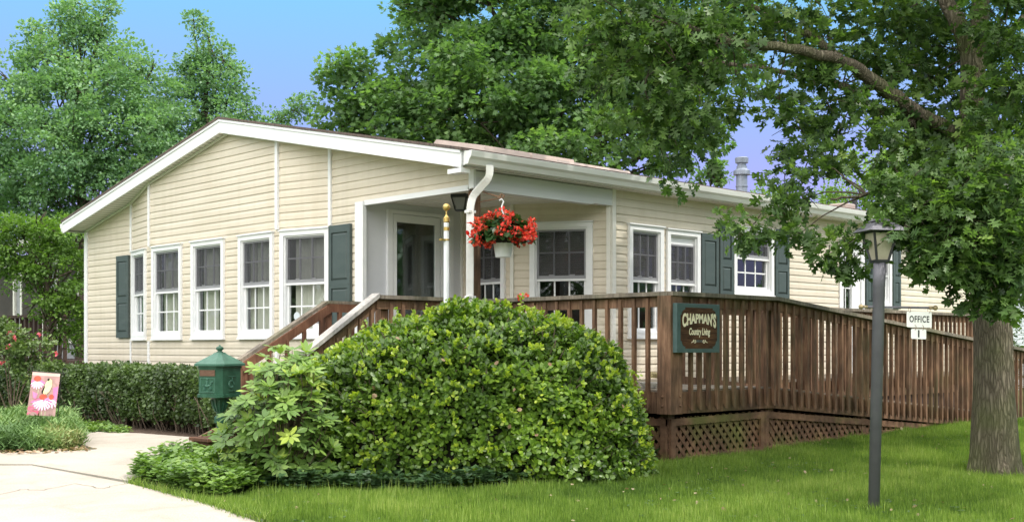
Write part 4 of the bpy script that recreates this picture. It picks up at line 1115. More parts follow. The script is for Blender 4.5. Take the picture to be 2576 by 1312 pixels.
# ================================================================ MAILBOX
MD = 10.8; mc = atd(553, 900, MD); gzm = gz(mc.x, mc.y)
mk = MD/FL
mz = lambda v: CAM.z+(HV-v)*mk
mail = thing('mailbox', (mc.x, mc.y, gzm), 'ornate green cast metal mailbox on a fluted pedestal beside the hedge', 'mailbox')
rot = math.atan2(RT.y, RT.x)
def box_poly(w, d, ch, z): # octagonal-ish plan: front facing camera-left
    a = rot-.42; ex = Vector((math.cos(a), math.sin(a), 0)); ey = Vector((-math.sin(a), math.cos(a), 0))
    P = []
    for x, y in ((-w, -d+ch), (-w+ch, -d), (w-ch, -d), (w, -d+ch), (w, d-ch), (w-ch, d), (-w+ch, d), (-w, d-ch)):
        P.append(Vector((mc.x, mc.y, z))+ex*x+ey*y)
    return P, ex, ey
def loft(mb, rings):
    n = len(rings[0]); b = len(mb.v)
    for r in rings: mb.v += [tuple(p) for p in r]
    for i in range(len(rings)-1):
        for k in range(n): mb.f.append((b+i*n+k, b+i*n+(k+1)%n, b+(i+1)*n+(k+1)%n, b+(i+1)*n+k)); mb.mi.append(0)
    mb.f.append(tuple(b+k for k in range(n))[::-1]); mb.mi.append(0); e = b+(len(rings)-1)*n; mb.f.append(tuple(e+k for k in range(n))); mb.mi.append(0)
m = MB()
W0, D0 = .135, .175
loft(m, [box_poly(W0+.012, D0+.012, .05, mz(997))[0], box_poly(W0+.012, D0+.012, .05, mz(990))[0], box_poly(W0, D0, .045, mz(989))[0], box_poly(W0, D0, .045, mz(926))[0], box_poly(W0+.006, D0+.006, .045, mz(925))[0], box_poly(W0+.006, D0+.006, .045, mz(918))[0]])
_, ex, ey = box_poly(1, 1, 0, 0)
mbx = m.build('box_body', 'mailbox_green', mail)
m = MB()
loft(m, [box_poly(W0+.035, D0+.03, .055, mz(919))[0], box_poly(W0+.035, D0+.03, .055, mz(914))[0], box_poly(W0-.02, D0-.03, .04, mz(903))[0], box_poly(.05, .06, .02, mz(890))[0], box_poly(.04, .04, .015, mz(886))[0]])
m.build('box_roof', 'mailbox_worn', mail)
m = MB(); m.lathe((mc.x, mc.y, 0), [(.03, mz(887)), (.034, mz(885)), (.02, mz(883)), (.02, mz(881)), (.034, mz(878)), (.036, mz(875)), (.028, mz(872)), (.012, mz(870)), (.006, mz(867))], 16)
m.build('finial', 'mailbox_green', mail, smooth=True)
cen = Vector((mc.x, mc.y, 0))
# front face (toward -ey), side face (+ex)
def fpt(a, z, o=0): return cen-ey*(D0+o)+ex*a+Vector((0,0,z))
def spt(a, z, o=0): return cen+ex*(W0+o)+ey*a+Vector((0,0,z))
m = MB(); zt, zb2 = mz(929), mz(944)
m.hexa([fpt(-.085, zb2), fpt(.085, zb2), fpt(.085, zb2, .006), fpt(-.085, zb2, .006), fpt(-.085, zt), fpt(.085, zt), fpt(.085, zt, .006), fpt(-.085, zt, .006)])
m.build('mail_slot', 'slot_brown', mail)
m = MB(); za, zc = mz(985), mz(948)
for (a, b, c_, d) in ((-.082, -.074, za, zc), (.074, .082, za, zc), (-.074, .074, zc-.008, zc), (-.074, .074, za, za+.008)):
    m.hexa([fpt(a, c_), fpt(b, c_), fpt(b, c_, .004), fpt(a, c_, .004), fpt(a, d), fpt(b, d), fpt(b, d, .004), fpt(a, d, .004)])
# relief of a rider on a horse
h0 = (za+zc)/2
def blob(a, z, ra, rz_, f=fpt): 
    c = f(a, z, .002); n = 10; P = [c+(ex if f is fpt else ey)*ra*math.cos(2*PI*k/n)+Vector((0,0,rz_*math.sin(2*PI*k/n))) for k in range(n)]
    o = (-ey if f is fpt else ex)*.008
    b = len(m.v); m.v += [tuple(p) for p in P]+[tuple(c+o+(p-c)*.6) for p in P]
    for k in range(n): m.f.append((b+k, b+(k+1)%n, b+n+(k+1)%n, b+n+k)); m.mi.append(0)
    m.f.append(tuple(b+n+k for k in range(n))); m.mi.append(0)
blob(0, h0-.005, .034, .015); blob(.04, h0+.015, .012, .02); blob(.052, h0+.03, .014, .008); blob(-.003, h0+.024, .011, .022); blob(0, h0+.05, .009, .009)
for a, z in ((-.035, -.03), (-.022, -.035), (.025, -.035), (.042, -.028)): blob(a, h0+z, .006, .02)
blob(-.045, h0-.0, .014, .006); blob(0, h0-.06, .06, .006)
# horn relief on the side
for k in range(14):
    a = k/13*1.7*PI; blob(-.01+.035*math.cos(a), h0+.008+.03*math.sin(a), .007+.0004*k, .007+.0004*k, spt)
blob(.0, h0+.075, .06, .005, spt); blob(-.0, h0+.055, .006, .02, spt); blob(0, h0-.055, .055, .004, spt)
m.build('relief', 'mailbox_worn', mbx)
m = MB(); prof = [(.085, mz(998)), (.075, mz(1003)), (.06, mz(1020)), (.035, mz(1036)), (.03, mz(1044)), (.045, mz(1046)), (.05, mz(1050)), (.05, mz(1062)), (.03, mz(1066)), (.028, mz(1100)), (.04, mz(1120)), (.10, gzm+.03), (.11, gzm)]
m.lathe((mc.x, mc.y, 0), [(r, z) for r, z in prof], 20)
for k in range(12):
    a = 2*PI*k/12; d = Vector((math.cos(a), math.sin(a), 0)); m.tube([cen+d*.078+Vector((0,0,mz(1003))), cen+d*.064+Vector((0,0,mz(1020))), cen+d*.04+Vector((0,0,mz(1034)))], .007, 5)
m.build('pedestal', 'mailbox_green', mail)
# wooden planter edge beside it
q = atd(535, 1097, 10.45); pln = MB(); pln.box((q.x-.18, q.y-.22, q.z-.03), (q.x+.2, q.y+.1, q.z)); pln.box((q.x-.15, q.y-.19, q.z-.26), (q.x+.17, q.y+.07, q.z-.03))
pl_ = pln.build('wooden_planter', 'stair_rail_wood', org=(q.x, q.y, q.z-.26), bevel=.004); tag(pl_, 'low brown wooden planter box at the foot of the green mailbox', 'planter')

# ================================================================ GARDEN FLAG
GD = 12.5
A, B, Cc, Dd = atd(82, 933, GD), atd(152, 938, GD), atd(139, 1046, GD), atd(67, 1043, GD)
gb = atd(133, 1112, GD); gb.z = gz(gb.x, gb.y)
flag = thing('garden_flag', (gb.x, gb.y, gb.z), 'small pink garden flag printed with coneflowers and a yellow bird on a black stake', 'flag')
def fp(a, b_, o=0):
    p = A*(1-a)*(1-b_)+B*a*(1-b_)+Cc*a*b_+Dd*(1-a)*b_
    return p-FW*(.012*math.sin(a*7)*b_+o)
m = MB(); n = 12
for i in range(n):
    for j in range(n):
        a0, a1, b0, b1 = i/n, (i+1)/n, j/n, (j+1)/n
        m.mat = 1 if j == 0 else 0
        m.add([fp(a0, b0), fp(a1, b0), fp(a1, b1), fp(a0, b1)], [(0,1,2,3)])
m.build('cloth', ['flag_cloth', 'flag_hem'], flag)
m = MB()
def patch(poly, mat, lay):
    m.mat = mat; m.add([fp(min(max(x, .01), .99), min(max(y, .09), .99), .002+.0012*lay) for x, y in poly], [tuple(range(len(poly)))])
def petal(x0, y0, ang, ln, w, mat, lay):
    d = (math.sin(ang), math.cos(ang)); e = (d[1], -d[0]); P = []
    for t, s_ in ((0, .3), (.4, 1), (.8, .9), (1, .35)): P.append((x0+d[0]*ln*t+e[0]*w*s_, y0+(d[1]*ln*t+e[1]*w*s_)*.7))
    for t, s_ in ((1, .35), (.8, .9), (.4, 1), (0, .3)): P.append((x0+d[0]*ln*t-e[0]*w*s_, y0+(d[1]*ln*t-e[1]*w*s_)*.7))
    patch(P, mat, lay)
def ell(x, y, rx, ry, mat, lay): patch([(x+rx*math.cos(2*PI*k/14), y+ry*math.sin(2*PI*k/14)) for k in range(14)], mat, lay)
patch([(.0, .95), (.25, .88), (.42, .9), (.45, .99), (0, .99)], 2, 1); ell(.12, .84, .12, .05, 2, 1)
patch([(.1, .45), (.3, .5), (.25, .62), (.15, .6)], 1, 1); patch([(.8, .35), (1, .3), (1, .6), (.85, .6)], 1, 1)
for x, y1 in ((.3, .3), (.5, .95), (.62, .95)): patch([(x-.008, .4 if x < .4 else .7), (x+.012, .4 if x < .4 else .7), (x+.012, y1+.2 if x < .4 else .99), (x-.008, y1+.2 if x < .4 else .99)], 5, 1)
for cx_, cy_, ln, k in ((.22, .17, .32, 7), (.5, .58, .45, 9), (.78, .57, .38, 6)):
    for i in range(k):
        a = -1.15+2.3*i/(k-1); petal(cx_, cy_, a, ln, .045, 1, 2); petal(cx_+.01, cy_+.04, a*.95, ln*.85, .026, 0, 3)
    ell(cx_, cy_-.01, .13 if k != 6 else .09, .065, 3, 4)
patch([(.45, .42), (.5, .3), (.57, .2), (.66, .14), (.74, .18), (.76, .3), (.7, .42), (.6, .5), (.5, .5)], 4, 3)
patch([(.56, .17), (.62, .13), (.66, .16), (.62, .2)], 6, 4); patch([(.42, .45), (.5, .3), (.52, .34), (.46, .5)], 6, 4)
m.build('flower_print', ['print_white', 'print_pink', 'print_magenta', 'print_orange', 'print_yellow', 'print_stem', 'black_paint'], flag)
m = MB(); e = B+(B-A)*.16; st0 = atd(146, 1040, GD+.02)
m.tube([A-(B-A)*.05, e], .004, 6); m.tube([gb, st0, atd(154, 945, GD+.02), e], .0045, 6)
for c_, in ((e,),(A-(B-A)*.08,)): m.tube([c_+Vector((0,0,.03))+RT*.028*math.cos(a)+Vector((0,0,1))*.028*math.sin(a) for a in [k*PI/6-1 for k in range(11)]], .0035, 5)
m.build('stake', 'iron_black', flag)

# ================================================================ FLAGPOLE STUB, HANGING BASKET
fpz = atd(1123, 521, 11.2); px_, py_ = fpz.x, fpz.y
kk = 11.2/FL; zz = lambda v: CAM.z+(HV-v)*kk
pole = thing('flagpole', (px_, py_, .45), 'short white flagpole topped by a gold ball beside the porch steps', 'flagpole')
m = MB(); m.tube([(px_, py_, .4), (px_, py_, zz(560))], [.031, .025], 16); m.build('pole', 'pipe_white', pole, smooth=False)
m = MB(); m.sphere((px_, py_, zz(521)), 9.5*kk, 20); m.build('ball', 'brass', pole, smooth=True)
m = MB(); m.lathe((px_, py_, 0), [(.027, zz(559)), (.03, zz(558)), (.03, zz(548)), (.022, zz(546)), (.008, zz(540)), (.008, zz(529)), (.016, zz(527))], 16)
m.lathe((px_, py_, 0), [(.029, zz(580)), (.029, zz(571))], 16); m.lathe((px_, py_, 0), [(.031, zz(605)), (.031, zz(601))], 16)
m.box((px_-.075, py_-.02, zz(606)), (px_-.03, py_+.02, zz(601))); m.build('fitting', 'brass', pole)

bc = atd(1266, 628, 11.55); bk_ = 11.55/FL; bz = lambda v: CAM.z+(HV-v)*bk_
bask = thing('hanging_basket', (bc.x, bc.y, bz(647)), 'white hanging pot overflowing with red begonias at the porch corner', 'hanging basket')
m = MB(); m.lathe((bc.x, bc.y, 0), [(.075, bz(647)), (.078, bz(645)), (.098, bz(612)), (.105, bz(611)), (.105, bz(607)), (.09, bz(608))], 28)
m.build('pot', 'pot_white', bask, smooth=False)
m = MB(); hk = atd(1266, 500, 11.55)
P = [Vector((bc.x, bc.y, bz(600))), Vector((bc.x, bc.y, bz(540))), atd(1262, 520, 11.55), atd(1267, 507, 11.55), atd(1262, 500, 11.55), atd(1256, 504, 11.55)]
m.tube(P, .008, 8); m.build('hanger', 'pot_white', bask)
m = MB(); 
p0 = Vector((.045, -.01, atd(1210, 480, 11.95).z)); e1 = atd(1262, 497, 11.55)
m.tube([p0, e1], .006, 6); m.tube([Vector((.045, -.01, p0.z-.12)), e1], .005, 6); m.tube([e1, atd(1257, 492, 11.55), atd(1262, 488, 11.55), atd(1269, 492, 11.55), atd(1264, 500, 11.55)], .007, 6)
m.build('plant_bracket', 'rust_iron', house)
m = MB(); m.sphere((bc.x, bc.y, bz(588)), .2, 14, (1, 1, .55)); m.build('soil_mass', 'core_dark', bask)
n = 620; d = rsph(n); d[:, 2] = np.abs(d[:, 2])*.9-.32
ctr = np.array([bc.x, bc.y, bz(580)]); pos = ctr+d*np.array([.25, .25, .21])*rng.uniform(.7, 1.15, n)[:, None]
dd = d+np.array([0, 0, -.55])+rng.normal(size=(n, 3))*.3
leaves('foliage', pos, dd, d+rng.normal(size=(n, 3))*.3+np.array([0, 0, .5]), rng.uniform(.06, .12, n), T_OVAL, 'leaf_begonia', rng.random(n), bask)
FLW = []; 
cl = [(1190, 557), (1200, 575), (1183, 588), (1207, 590), (1197, 605), (1210, 560), (1222, 552), (1235, 543), (1248, 548), (1262, 537), (1280, 545), (1290, 550), (1285, 560), (1300, 565), (1225, 566), (1240, 540), (1335, 560), (1345, 575), (1338, 590), (1325, 592), (1345, 597), (1300, 585), (1285, 597), (1290, 590), (1280, 575), (1205, 602), (1222, 606), (1213, 612), (1195, 583), (1330, 575), (1340, 560), (1270, 553), (1312, 593)]
for (u, v) in cl:
    c_ = np.array(atd(u+random.uniform(-3, 3), v+random.uniform(-3, 3), 11.55+random.uniform(-.28, -.05))); k = 15
    e = rsph(k); FLW.append((c_+e*rng.uniform(.01, .042, k)[:, None], e))
P_ = np.concatenate([f[0] for f in FLW]); E_ = np.concatenate([f[1] for f in FLW])
for k in range(26):   # flowers round the back too
    c_ = ctr+rsph(1)[0]*np.array([.3, .3, .15]); e = rsph(20); P_ = np.concatenate([P_, c_+e*.03]); E_ = np.concatenate([E_, e])
leaves('flowers', P_, E_+rng.normal(size=P_.shape)*.5, rng.normal(size=P_.shape), rng.uniform(.022, .04, len(P_)), T_OVAL, 'petal_red', rng.random(len(P_)), bask, width=1.3)

# ================================================================ BIG ROUND BUSH
e1 = np.array([RT.x, RT.y, 0]); e2 = np.array([FW.x, FW.y, 0]); up = np.array([0, 0, 1.])
BC = np.array(atd(1150, 873, 9.95)); BC[2] = gz(BC[0], BC[1])
AX = np.array([-1.85, -1.7, -1.5, -1.3, -1.16, -.85, -.5, 0, .4, .83, 1.1, 1.29, 1.42, 1.51, 1.57, 1.62]); ZT = np.array([.0, .30, .52, .74, .90, 1.08, 1.24, 1.37, 1.37, 1.27, 1.14, .99, .82, .64, .40, .0])
def bush_surf(n, a=None):
    a = rng.uniform(-1.83, 1.68, n); zt = np.interp(a, AX, ZT); ph = rng.uniform(.0, PI, n)
    D = 1.2*np.sqrt(np.clip(zt/1.43, 0, 1))
    c, s_ = np.cos(ph), np.sin(ph)
    y = -D*np.sign(c)*np.abs(c)**.75; z = zt*np.abs(s_)**.72
    slope = np.interp(a+.05, AX, ZT)-np.interp(a-.05, AX, ZT)
    P = BC + a[:, None]*e1 + y[:, None]*e2 + z[:, None]*up
    Nn_ = (-c/1.0)[:, None]*e2 + (s_*1.0)[:, None]*up - np.clip(slope*10, -2, 2)[:, None]*e1*.6
    return P, unit(Nn_)
bush = thing('round_bush', tuple(BC), 'large rounded glossy green bush in front of the deck', 'bush')
n = 20000
P, Nm = bush_surf(n)
lump = nz(P, 2.3)*.12+nz(P, 6, 5)*.08
tips = P+Nm*(lump-.03-rng.random(n)**2*.16)[:, None]
fresh = nz(P, 3.2, 20)+rng.normal(0, .25, n)
pos = []; dr = []; nr = []; rv = []; sz = []
k = 5
for j in range(k):
    a = rng.uniform(0, 2*PI, n); side_ = np.cross(Nm, up+rng.normal(size=(n, 3))*.2); side_ = unit(side_); s2 = np.cross(Nm, side_)
    dd = Nm*rng.uniform(.15, 1.0, n)[:, None]+(side_*np.cos(a)[:, None]+s2*np.sin(a)[:, None])+up*.25
    pos.append(tips+unit(dd)*.006-Nm*(j*.012)); dr.append(dd); nr.append(Nm+up*.5+rng.normal(size=(n, 3))*.35)
    rv.append(.47+.24*fresh+rng.normal(0, .1, n)-.03*j); sz.append(rng.uniform(.030, .056, n))
leaves('foliage', np.concatenate(pos), np.concatenate(dr), np.concatenate(nr), np.concatenate(sz), T_OVAL, 'leaf_bush', np.concatenate(rv), bush, width=.95)
n = 700; P, Nm = bush_surf(n)   # upright new shoots
pp_ = []; dr = []; 
for j in range(7):
    a = rng.uniform(0, 2*PI, n); q = P+(Nm*.6+up*.5)*(.0+.006*j); pp_.append(q); dr.append(unit(rng.normal(size=(n, 3)))*1.0+up*.4+Nm*.6)
pp_ = np.concatenate(pp_); dr = np.concatenate(dr)
leaves('new_shoots', pp_, dr, rng.normal(size=pp_.shape)+up*.5, .036, T_OVAL, 'leaf_bush', .85+rng.normal(0, .08, len(pp_)), bush)
n = 60; P, Nm = bush_surf(n); sp_, sd_ = [], []
for j in range(9):
    q = P+(Nm*.45+up*.75)*(.01+.014*j); sp_.append(q+rng.normal(size=q.shape)*.004); sd_.append(unit(rng.normal(size=(n, 3)))*.9+up*.5)
sp_ = np.concatenate(sp_); leaves('stray_shoots', sp_, np.concatenate(sd_), rng.normal(size=sp_.shape)+up, .034, T_OVAL, 'leaf_bush', .8+rng.normal(0, .1, len(sp_)), bush)
P, Nm = bush_surf(60); leaves('dead_leaves', P-Nm*.0, rng.normal(size=P.shape), Nm, .045, T_OVAL, 'dry_leaf', rng.random(60)*.5, bush)
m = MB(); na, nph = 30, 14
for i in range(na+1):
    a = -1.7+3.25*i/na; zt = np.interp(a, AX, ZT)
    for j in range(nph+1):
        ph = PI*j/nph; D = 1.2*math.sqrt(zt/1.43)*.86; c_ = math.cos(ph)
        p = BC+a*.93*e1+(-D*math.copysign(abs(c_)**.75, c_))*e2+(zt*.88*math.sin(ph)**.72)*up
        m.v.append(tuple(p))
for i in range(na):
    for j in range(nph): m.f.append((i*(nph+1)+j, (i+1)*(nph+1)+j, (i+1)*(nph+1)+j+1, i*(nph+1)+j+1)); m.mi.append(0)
m.build('filler_core', 'core_dark', bush, smooth=True)  # solid dark core added under the leaves to block see-through
m = MB()
P, Nm = bush_surf(420)
for i in range(420):
    p = Vector(P[i]); q = p-Vector(Nm[i])*.22+Vector((random.uniform(-.1, .1), random.uniform(-.1, .1), -.05)); m.tube([q, (p+q)/2+Vector((0,0,.01)), p], .0035, 4, cap=False)
m.build('twigs', 'twig', bush)

# ================================================================ RHODODENDRON
rho = thing('rhododendron', tuple(atd(690, 1235, 8.75)), 'light green rhododendron with whorls of long leaves left of the round bush', 'shrub')
poly = [(560, 1210), (530, 1150), (550, 1090), (575, 1020), (620, 960), (640, 920), (680, 905), (770, 880), (810, 940), (840, 1000), (845, 1100), (830, 1200), (700, 1225)]
def inside(u, v, poly):
    c = False; n = len(poly)
    for i in range(n):
        (a, b), (d, e) = poly[i], poly[(i+1) % n]
        if (b > v) != (e > v) and u < (d-a)*(v-b)/(e-b)+a: c = not c
    return c
W_ = []
while len(W_) < 320:
    u, v = random.uniform(520, 850), random.uniform(870, 1225)
    if inside(u, v, poly): 
        ce_ = 1-abs(u-690)/170; W_.append((u, v, 8.95-.45*max(0, ce_)*math.sin(PI*min(1, (v-860)/380))+random.uniform(-.12, .35)))
W_ += [(685, 872, 8.9), (672, 898, 8.85), (705, 890, 8.9), (770, 885, 8.9), (755, 905, 8.8), (800, 935, 8.9), (640, 925, 8.8), (735, 880, 8.95)]
pos = []; dr = []; nr = []; rv = []; sz = []; tw = MB(); base = Vector(atd(690, 1235, 8.95)); base.z = gz(base.x, base.y)
cenr = Vector(atd(700, 1110, 9.0))
for (u, v, d) in W_:
    c_ = atd(u, v, d); ax = ((c_-cenr).normalized()*.5+Vector((0, 0, .85))+Vector([random.gauss(0, .18) for _ in range(3)])+FW*-.25).normalized()
    k = random.randint(7, 10); ph = random.random()*6; o1 = ax.orthogonal().normalized(); o2 = ax.cross(o1); tone = random.gauss(.42, .12) + (.2 if random.random() < .10 else 0)
    up_ = random.random() < .2
    for j in range(k):
        a = ph+2*PI*j/k+random.gauss(0, .15); rr = o1*math.cos(a)+o2*math.sin(a)
        dd = rr+ax*(random.uniform(.5, 1.2) if up_ else random.uniform(-.25, .35)); pos.append(c_+rr*.006); dr.append(dd); nr.append(ax+rr*-.2); rv.append(tone+random.gauss(0, .07)+(.25 if up_ else 0)); sz.append(random.uniform(.065, .105))
    tw.tube([c_, c_-ax*.12, (c_+base)/2-ax*.1, base+(c_-base)*.15], [.003, .0035, .005, .008], 5, cap=False)
leaves('foliage', np.array([tuple(p) for p in pos]), np.array([tuple(p) for p in dr]), np.array([tuple(p) for p in nr]), np.array(sz), T_LONG, 'leaf_rhodo', np.array(rv), rho, width=1.25)
tw.build('stems', 'twig', rho)

# ================================================================ LOW PLANTS
def scatter_uv(poly, n, f=on_g):
    us = [p[0] for p in poly]; vs = [p[1] for p in poly]; out = []
    while len(out) < n:
        u, v = random.uniform(min(us), max(us)), random.uniform(min(vs), max(vs))
        if inside(u, v, poly): out.append(tuple(f(u, v)))
    return np.array(out)
def low_cover(name, base, hgt, size, tmpl, mat, label, cat, per=6, tone=.5, kind='stuff', width=1):
    n = len(base); hv = hgt*(.45+.55*rng.random(n))*(1+.5*nz(base, 3))
    pos = []; dr = []; nr = []; rv = []; cl_ = nz(base, 4, 9)*.5
    for j in range(per):
        a = rng.uniform(0, 2*PI, n); d = np.stack([np.cos(a), np.sin(a), rng.uniform(-.1, .5, n)], 1)
        p = base.copy(); p[:, 2] += hv*(1-.5*rng.random(n)*(j > per/2)); pos.append(p+rng.normal(size=(n, 3))*.012); dr.append(d); nr.append(np.stack([rng.normal(0, .35, n), rng.normal(0, .35, n), np.ones(n)], 1)); rv.append(tone+cl_+rng.normal(0, .15, n))
    pos = np.concatenate(pos)
    o = leaves(name, pos, np.concatenate(dr), np.concatenate(nr), rng.uniform(.7, 1.2, len(pos))*size, tmpl, mat, np.concatenate(rv), width=width)
    return tag(o, label, cat, kind=kind)
gc = [(330, 1212), (350, 1190), (420, 1175), (520, 1150), (560, 1130), (640, 1190), (700, 1225), (560, 1268), (470, 1255), (400, 1238)]
low_cover('ground_cover', scatter_uv(gc, 1500), .19, .055, T_OVAL, 'leaf_cover', 'leafy light green ground cover spilling over the concrete edge', 'ground cover', per=7)
iv = [(560, 1190), (820, 1150), (1200, 1190), (1500, 1165), (1640, 1155), (1660, 1175), (1500, 1205), (1200, 1232), (900, 1238), (650, 1240)]
low_cover('ivy', scatter_uv(iv, 1900), .13, .055, T_IVY, 'leaf_ivy', 'dark green ivy creeping under the round bush', 'ivy', per=5)
hc = [(180, 1070), (260, 1072), (330, 1090), (300, 1096), (200, 1092)]
low_cover('sprouts', scatter_uv(hc, 260), .07, .05, T_OVAL, 'leaf_cover', 'small green sprouts on the bed under the hedge', 'ground cover', per=5)

# juniper mound
JB = [(-260, 1125), (-200, 1060), (0, 1072), (100, 1080), (180, 1095), (205, 1128), (150, 1138), (0, 1143), (-200, 1145)]
jb = scatter_uv(JB, 2600)
jc = np.array(on_g(-20, 1110)); jun = thing('juniper', tuple(jc), 'low spreading blue-green juniper mound at the left walk edge', 'shrub')
edge = np.clip(1-np.linalg.norm((jb-jc)[:, :2]*np.array([.75, .75]), axis=1)/1.5, 0, 1)
# distance to right tip controls height
hj = .25*np.sqrt(edge)*(1+.35*nz(jb, 3))+.05
pos = []; dr = []; rv = []
tone = nz(jb, 2.2, 3)*.6
for j in range(46):
    t = rng.random(len(jb))**.5; p = jb.copy(); p[:, 2] += hj*t; a = rng.uniform(0, 2*PI, len(jb))
    d = np.stack([np.cos(a)*.8, np.sin(a)*.8, rng.uniform(.15, 1.1, len(jb))], 1); p += rng.normal(size=p.shape)*.035
    pos.append(p); dr.append(d); rv.append(.4+tone+rng.normal(0, .15, len(jb)))
pos = np.concatenate(pos); dr = np.concatenate(dr)
leaves('foliage', pos, dr, rng.normal(size=pos.shape)+up, rng.uniform(.05, .10, len(pos)), T_NEEDLE, 'needle_juniper', np.concatenate(rv), jun, width=3.2)
dl = scatter_uv([(-100, 1138), (200, 1128), (245, 1140), (150, 1149), (-100, 1153)], 260); dl[:, 2] += .045
tag(leaves('dry_leaves', dl, rng.normal(size=dl.shape)*np.array([1, 1, .2]), rng.normal(size=dl.shape)*.4+up, rng.uniform(.03, .06, len(dl)), T_OVAL, 'dry_leaf', rng.random(len(dl))), 'scattered dry brown leaves along the juniper edge', 'fallen leaves', kind='stuff')

# hedge
HX0, HX1, HY0, HY1, HT = -1.32, -.42, 1.75, 13.2, .74
hg = thing('clipped_hedge', (-.9, 7, gz(-.9, 7)), 'long clipped dark green hedge along the gable wall', 'hedge')
def hedge_surf(n):
    q = rng.random(n); P = np.zeros((n, 3)); Nm = np.zeros((n, 3)); y = rng.uniform(HY0, HY1, n)
    fr_ = q < .62; tp_ = ~fr_
    P[fr_, 0] = HX0; P[fr_, 2] = .12+rng.random(fr_.sum())*(HT-.12); Nm[fr_] = (-1, 0, .15)
    P[tp_, 0] = rng.uniform(HX0, HX1, tp_.sum()); P[tp_, 2] = HT; Nm[tp_] = (-.15, 0, 1)
    P[:, 1] = y
    e = rng.random(n) < .06; P[e, 1] = HY0; P[e, 0] = rng.uniform(HX0, HX1, e.sum()); P[e, 2] = rng.uniform(.1, HT, e.sum()); Nm[e] = (0, -1, .2)
    # round the top edge and tuck the foot
    P[fr_, 0] += np.clip(P[fr_, 2]-(HT-.15), 0, 1)**2*5+np.clip(.30-P[fr_, 2], 0, 1)*.5
    P[:, 2] += .035*nz(P*np.array([1, 1, 0]), 1.3)
    return P, unit(Nm)
n = 15000; P, Nm = hedge_surf(n)
P = P+Nm*(nz(P, 3)*.07-.02-rng.random(n)**2*.16)[:, None]
pos = []; dr = []; nr = []; rv = []
cl_ = nz(P, 1.8, 4)*.35
for j in range(4):
    dd = rng.normal(size=(n, 3))*.7+Nm*.6; pos.append(P+rng.normal(size=(n, 3))*.02); dr.append(dd); nr.append(Nm*.7+up*.6+rng.normal(size=(n, 3))*.4); rv.append(.38+cl_+rng.normal(0, .14, n))
pos = np.concatenate(pos)
leaves('foliage', pos, np.concatenate(dr), np.concatenate(nr), rng.uniform(.03, .055, len(pos)), T_QUAD, 'leaf_hedge', np.concatenate(rv), hg, width=1.2)
m = MB(); m.box((HX0+.16, HY0+.12, .12), (HX1, HY1, HT-.12)); m.build('filler_core', 'core_dark', hg)  # added dark box filling the hedge behind its leaves
m = MB()
for i in range(500):
    y = random.uniform(HY0, HY1); x = HX0+random.uniform(.1, .4); z0 = gz(x, y)
    m.tube([(x, y, z0), (x+random.uniform(-.12, .05), y+random.uniform(-.1, .1), .2), (x+random.uniform(-.2, .0), y+random.uniform(-.25, .25), .45)], [.008, .006, .003], 4, cap=False)
m.build('stems', 'twig', hg)
# small sprig on top of the hedge
sp = []
# ================================================================ OAK (foreground right)
ob = atd(2498, 1190, 10.0); gzo = gz(ob.x, ob.y)
oak = thing('oak_tree', (ob.x, ob.y, gzo), 'large foreground oak with furrowed grey trunk and spreading lobed-leaf branches', 'tree')
T = lambda u, v, d=10.0: atd(u, v, d)
m = MB()
tr_pts = [Vector((ob.x, ob.y, gzo-.15)), T(2499, 1150), T(2500, 1000), T(2499, 850), T(2485, 700), T(2465, 560), T(2450, 420), T(2446, 260), T(2447, 130)]
rads = [.245, .20, .168, .155, .15, .148, .125, .105, .10]
# resample trunk with flare and surface irregularity
Q = []; R = []
for i in range(len(tr_pts)-1):
    for k in range(8): Q.append(tr_pts[i].lerp(tr_pts[i+1], k/8)); R.append(rads[i]+(rads[i+1]-rads[i])*k/8)
Q.append(tr_pts[-1]); R.append(rads[-1])
nn = 40; b0 = len(m.v)
for i, p in enumerate(Q):
    hgt = p.z-gzo
    for k in range(nn):
        a = 2*PI*k/nn; fl_ = 1+.18*math.exp(-max(hgt, 0)*5)*math.sin(5*a+1)+.05*mnoise.noise((math.cos(a)*2.5, math.sin(a)*2.5, hgt*1.6))+.05*mnoise.noise((math.cos(a)*9, math.sin(a)*9, hgt*3))
        m.v.append((p.x+R[i]*fl_*math.cos(a), p.y+R[i]*fl_*math.sin(a), p.z))
for i in range(len(Q)-1):
    for k in range(nn): m.f.append((b0+i*nn+k, b0+i*nn+(k+1)%nn, b0+(i+1)*nn+(k+1)%nn, b0+(i+1)*nn+k)); m.mi.append(0)
m.build('trunk', 'oak_bark', oak, smooth=True)
def blim(name, pts, r0, r1, n=10):
    m = MB(); limb(m, pts, r0, r1, n); return m.build(name, 'oak_bark', oak, smooth=True)
blim('limb', [T(2447, 140), T(2410, 60), T(2375, -20), T(2330, -200), T(2250, -420)], .09, .04)
blim('limb', [T(2447, 140), T(2465, 40), T(2480, -80), T(2500, -300), T(2480, -600)], .085, .03)
blim('limb', [T(2440, 395), T(2390, 335, 9.9), T(2300, 275, 9.7), T(2190, 200, 9.5), T(2110, 150, 9.3), T(1980, 120, 9.1), T(1840, 105, 9.0), T(1690, 60, 8.9), T(1560, 60, 8.9)], .085, .016)
blim('limb', [T(2300, 305, 9.75), T(2200, 270, 9.9), T(2120, 215, 10.1), T(2000, 190, 10.3), T(1850, 160, 10.5), T(1700, 160, 10.6)], .05, .012)
blim('limb', [T(2110, 150, 9.3), T(2040, 90, 9.5), T(1960, 60, 9.6), T(1860, 0, 9.7), T(1700, -60, 9.8)], .04, .012)
blim('limb', [T(2455, 470), T(2380, 440, 9.7), T(2280, 480, 9.3), T(2180, 490, 9.0), T(2090, 500, 8.9)], .03, .008)
blim('limb', [T(2480, 300), T(2540, 250, 10), T(2620, 210, 9.8), T(2750, 160, 9.6)], .05, .02)
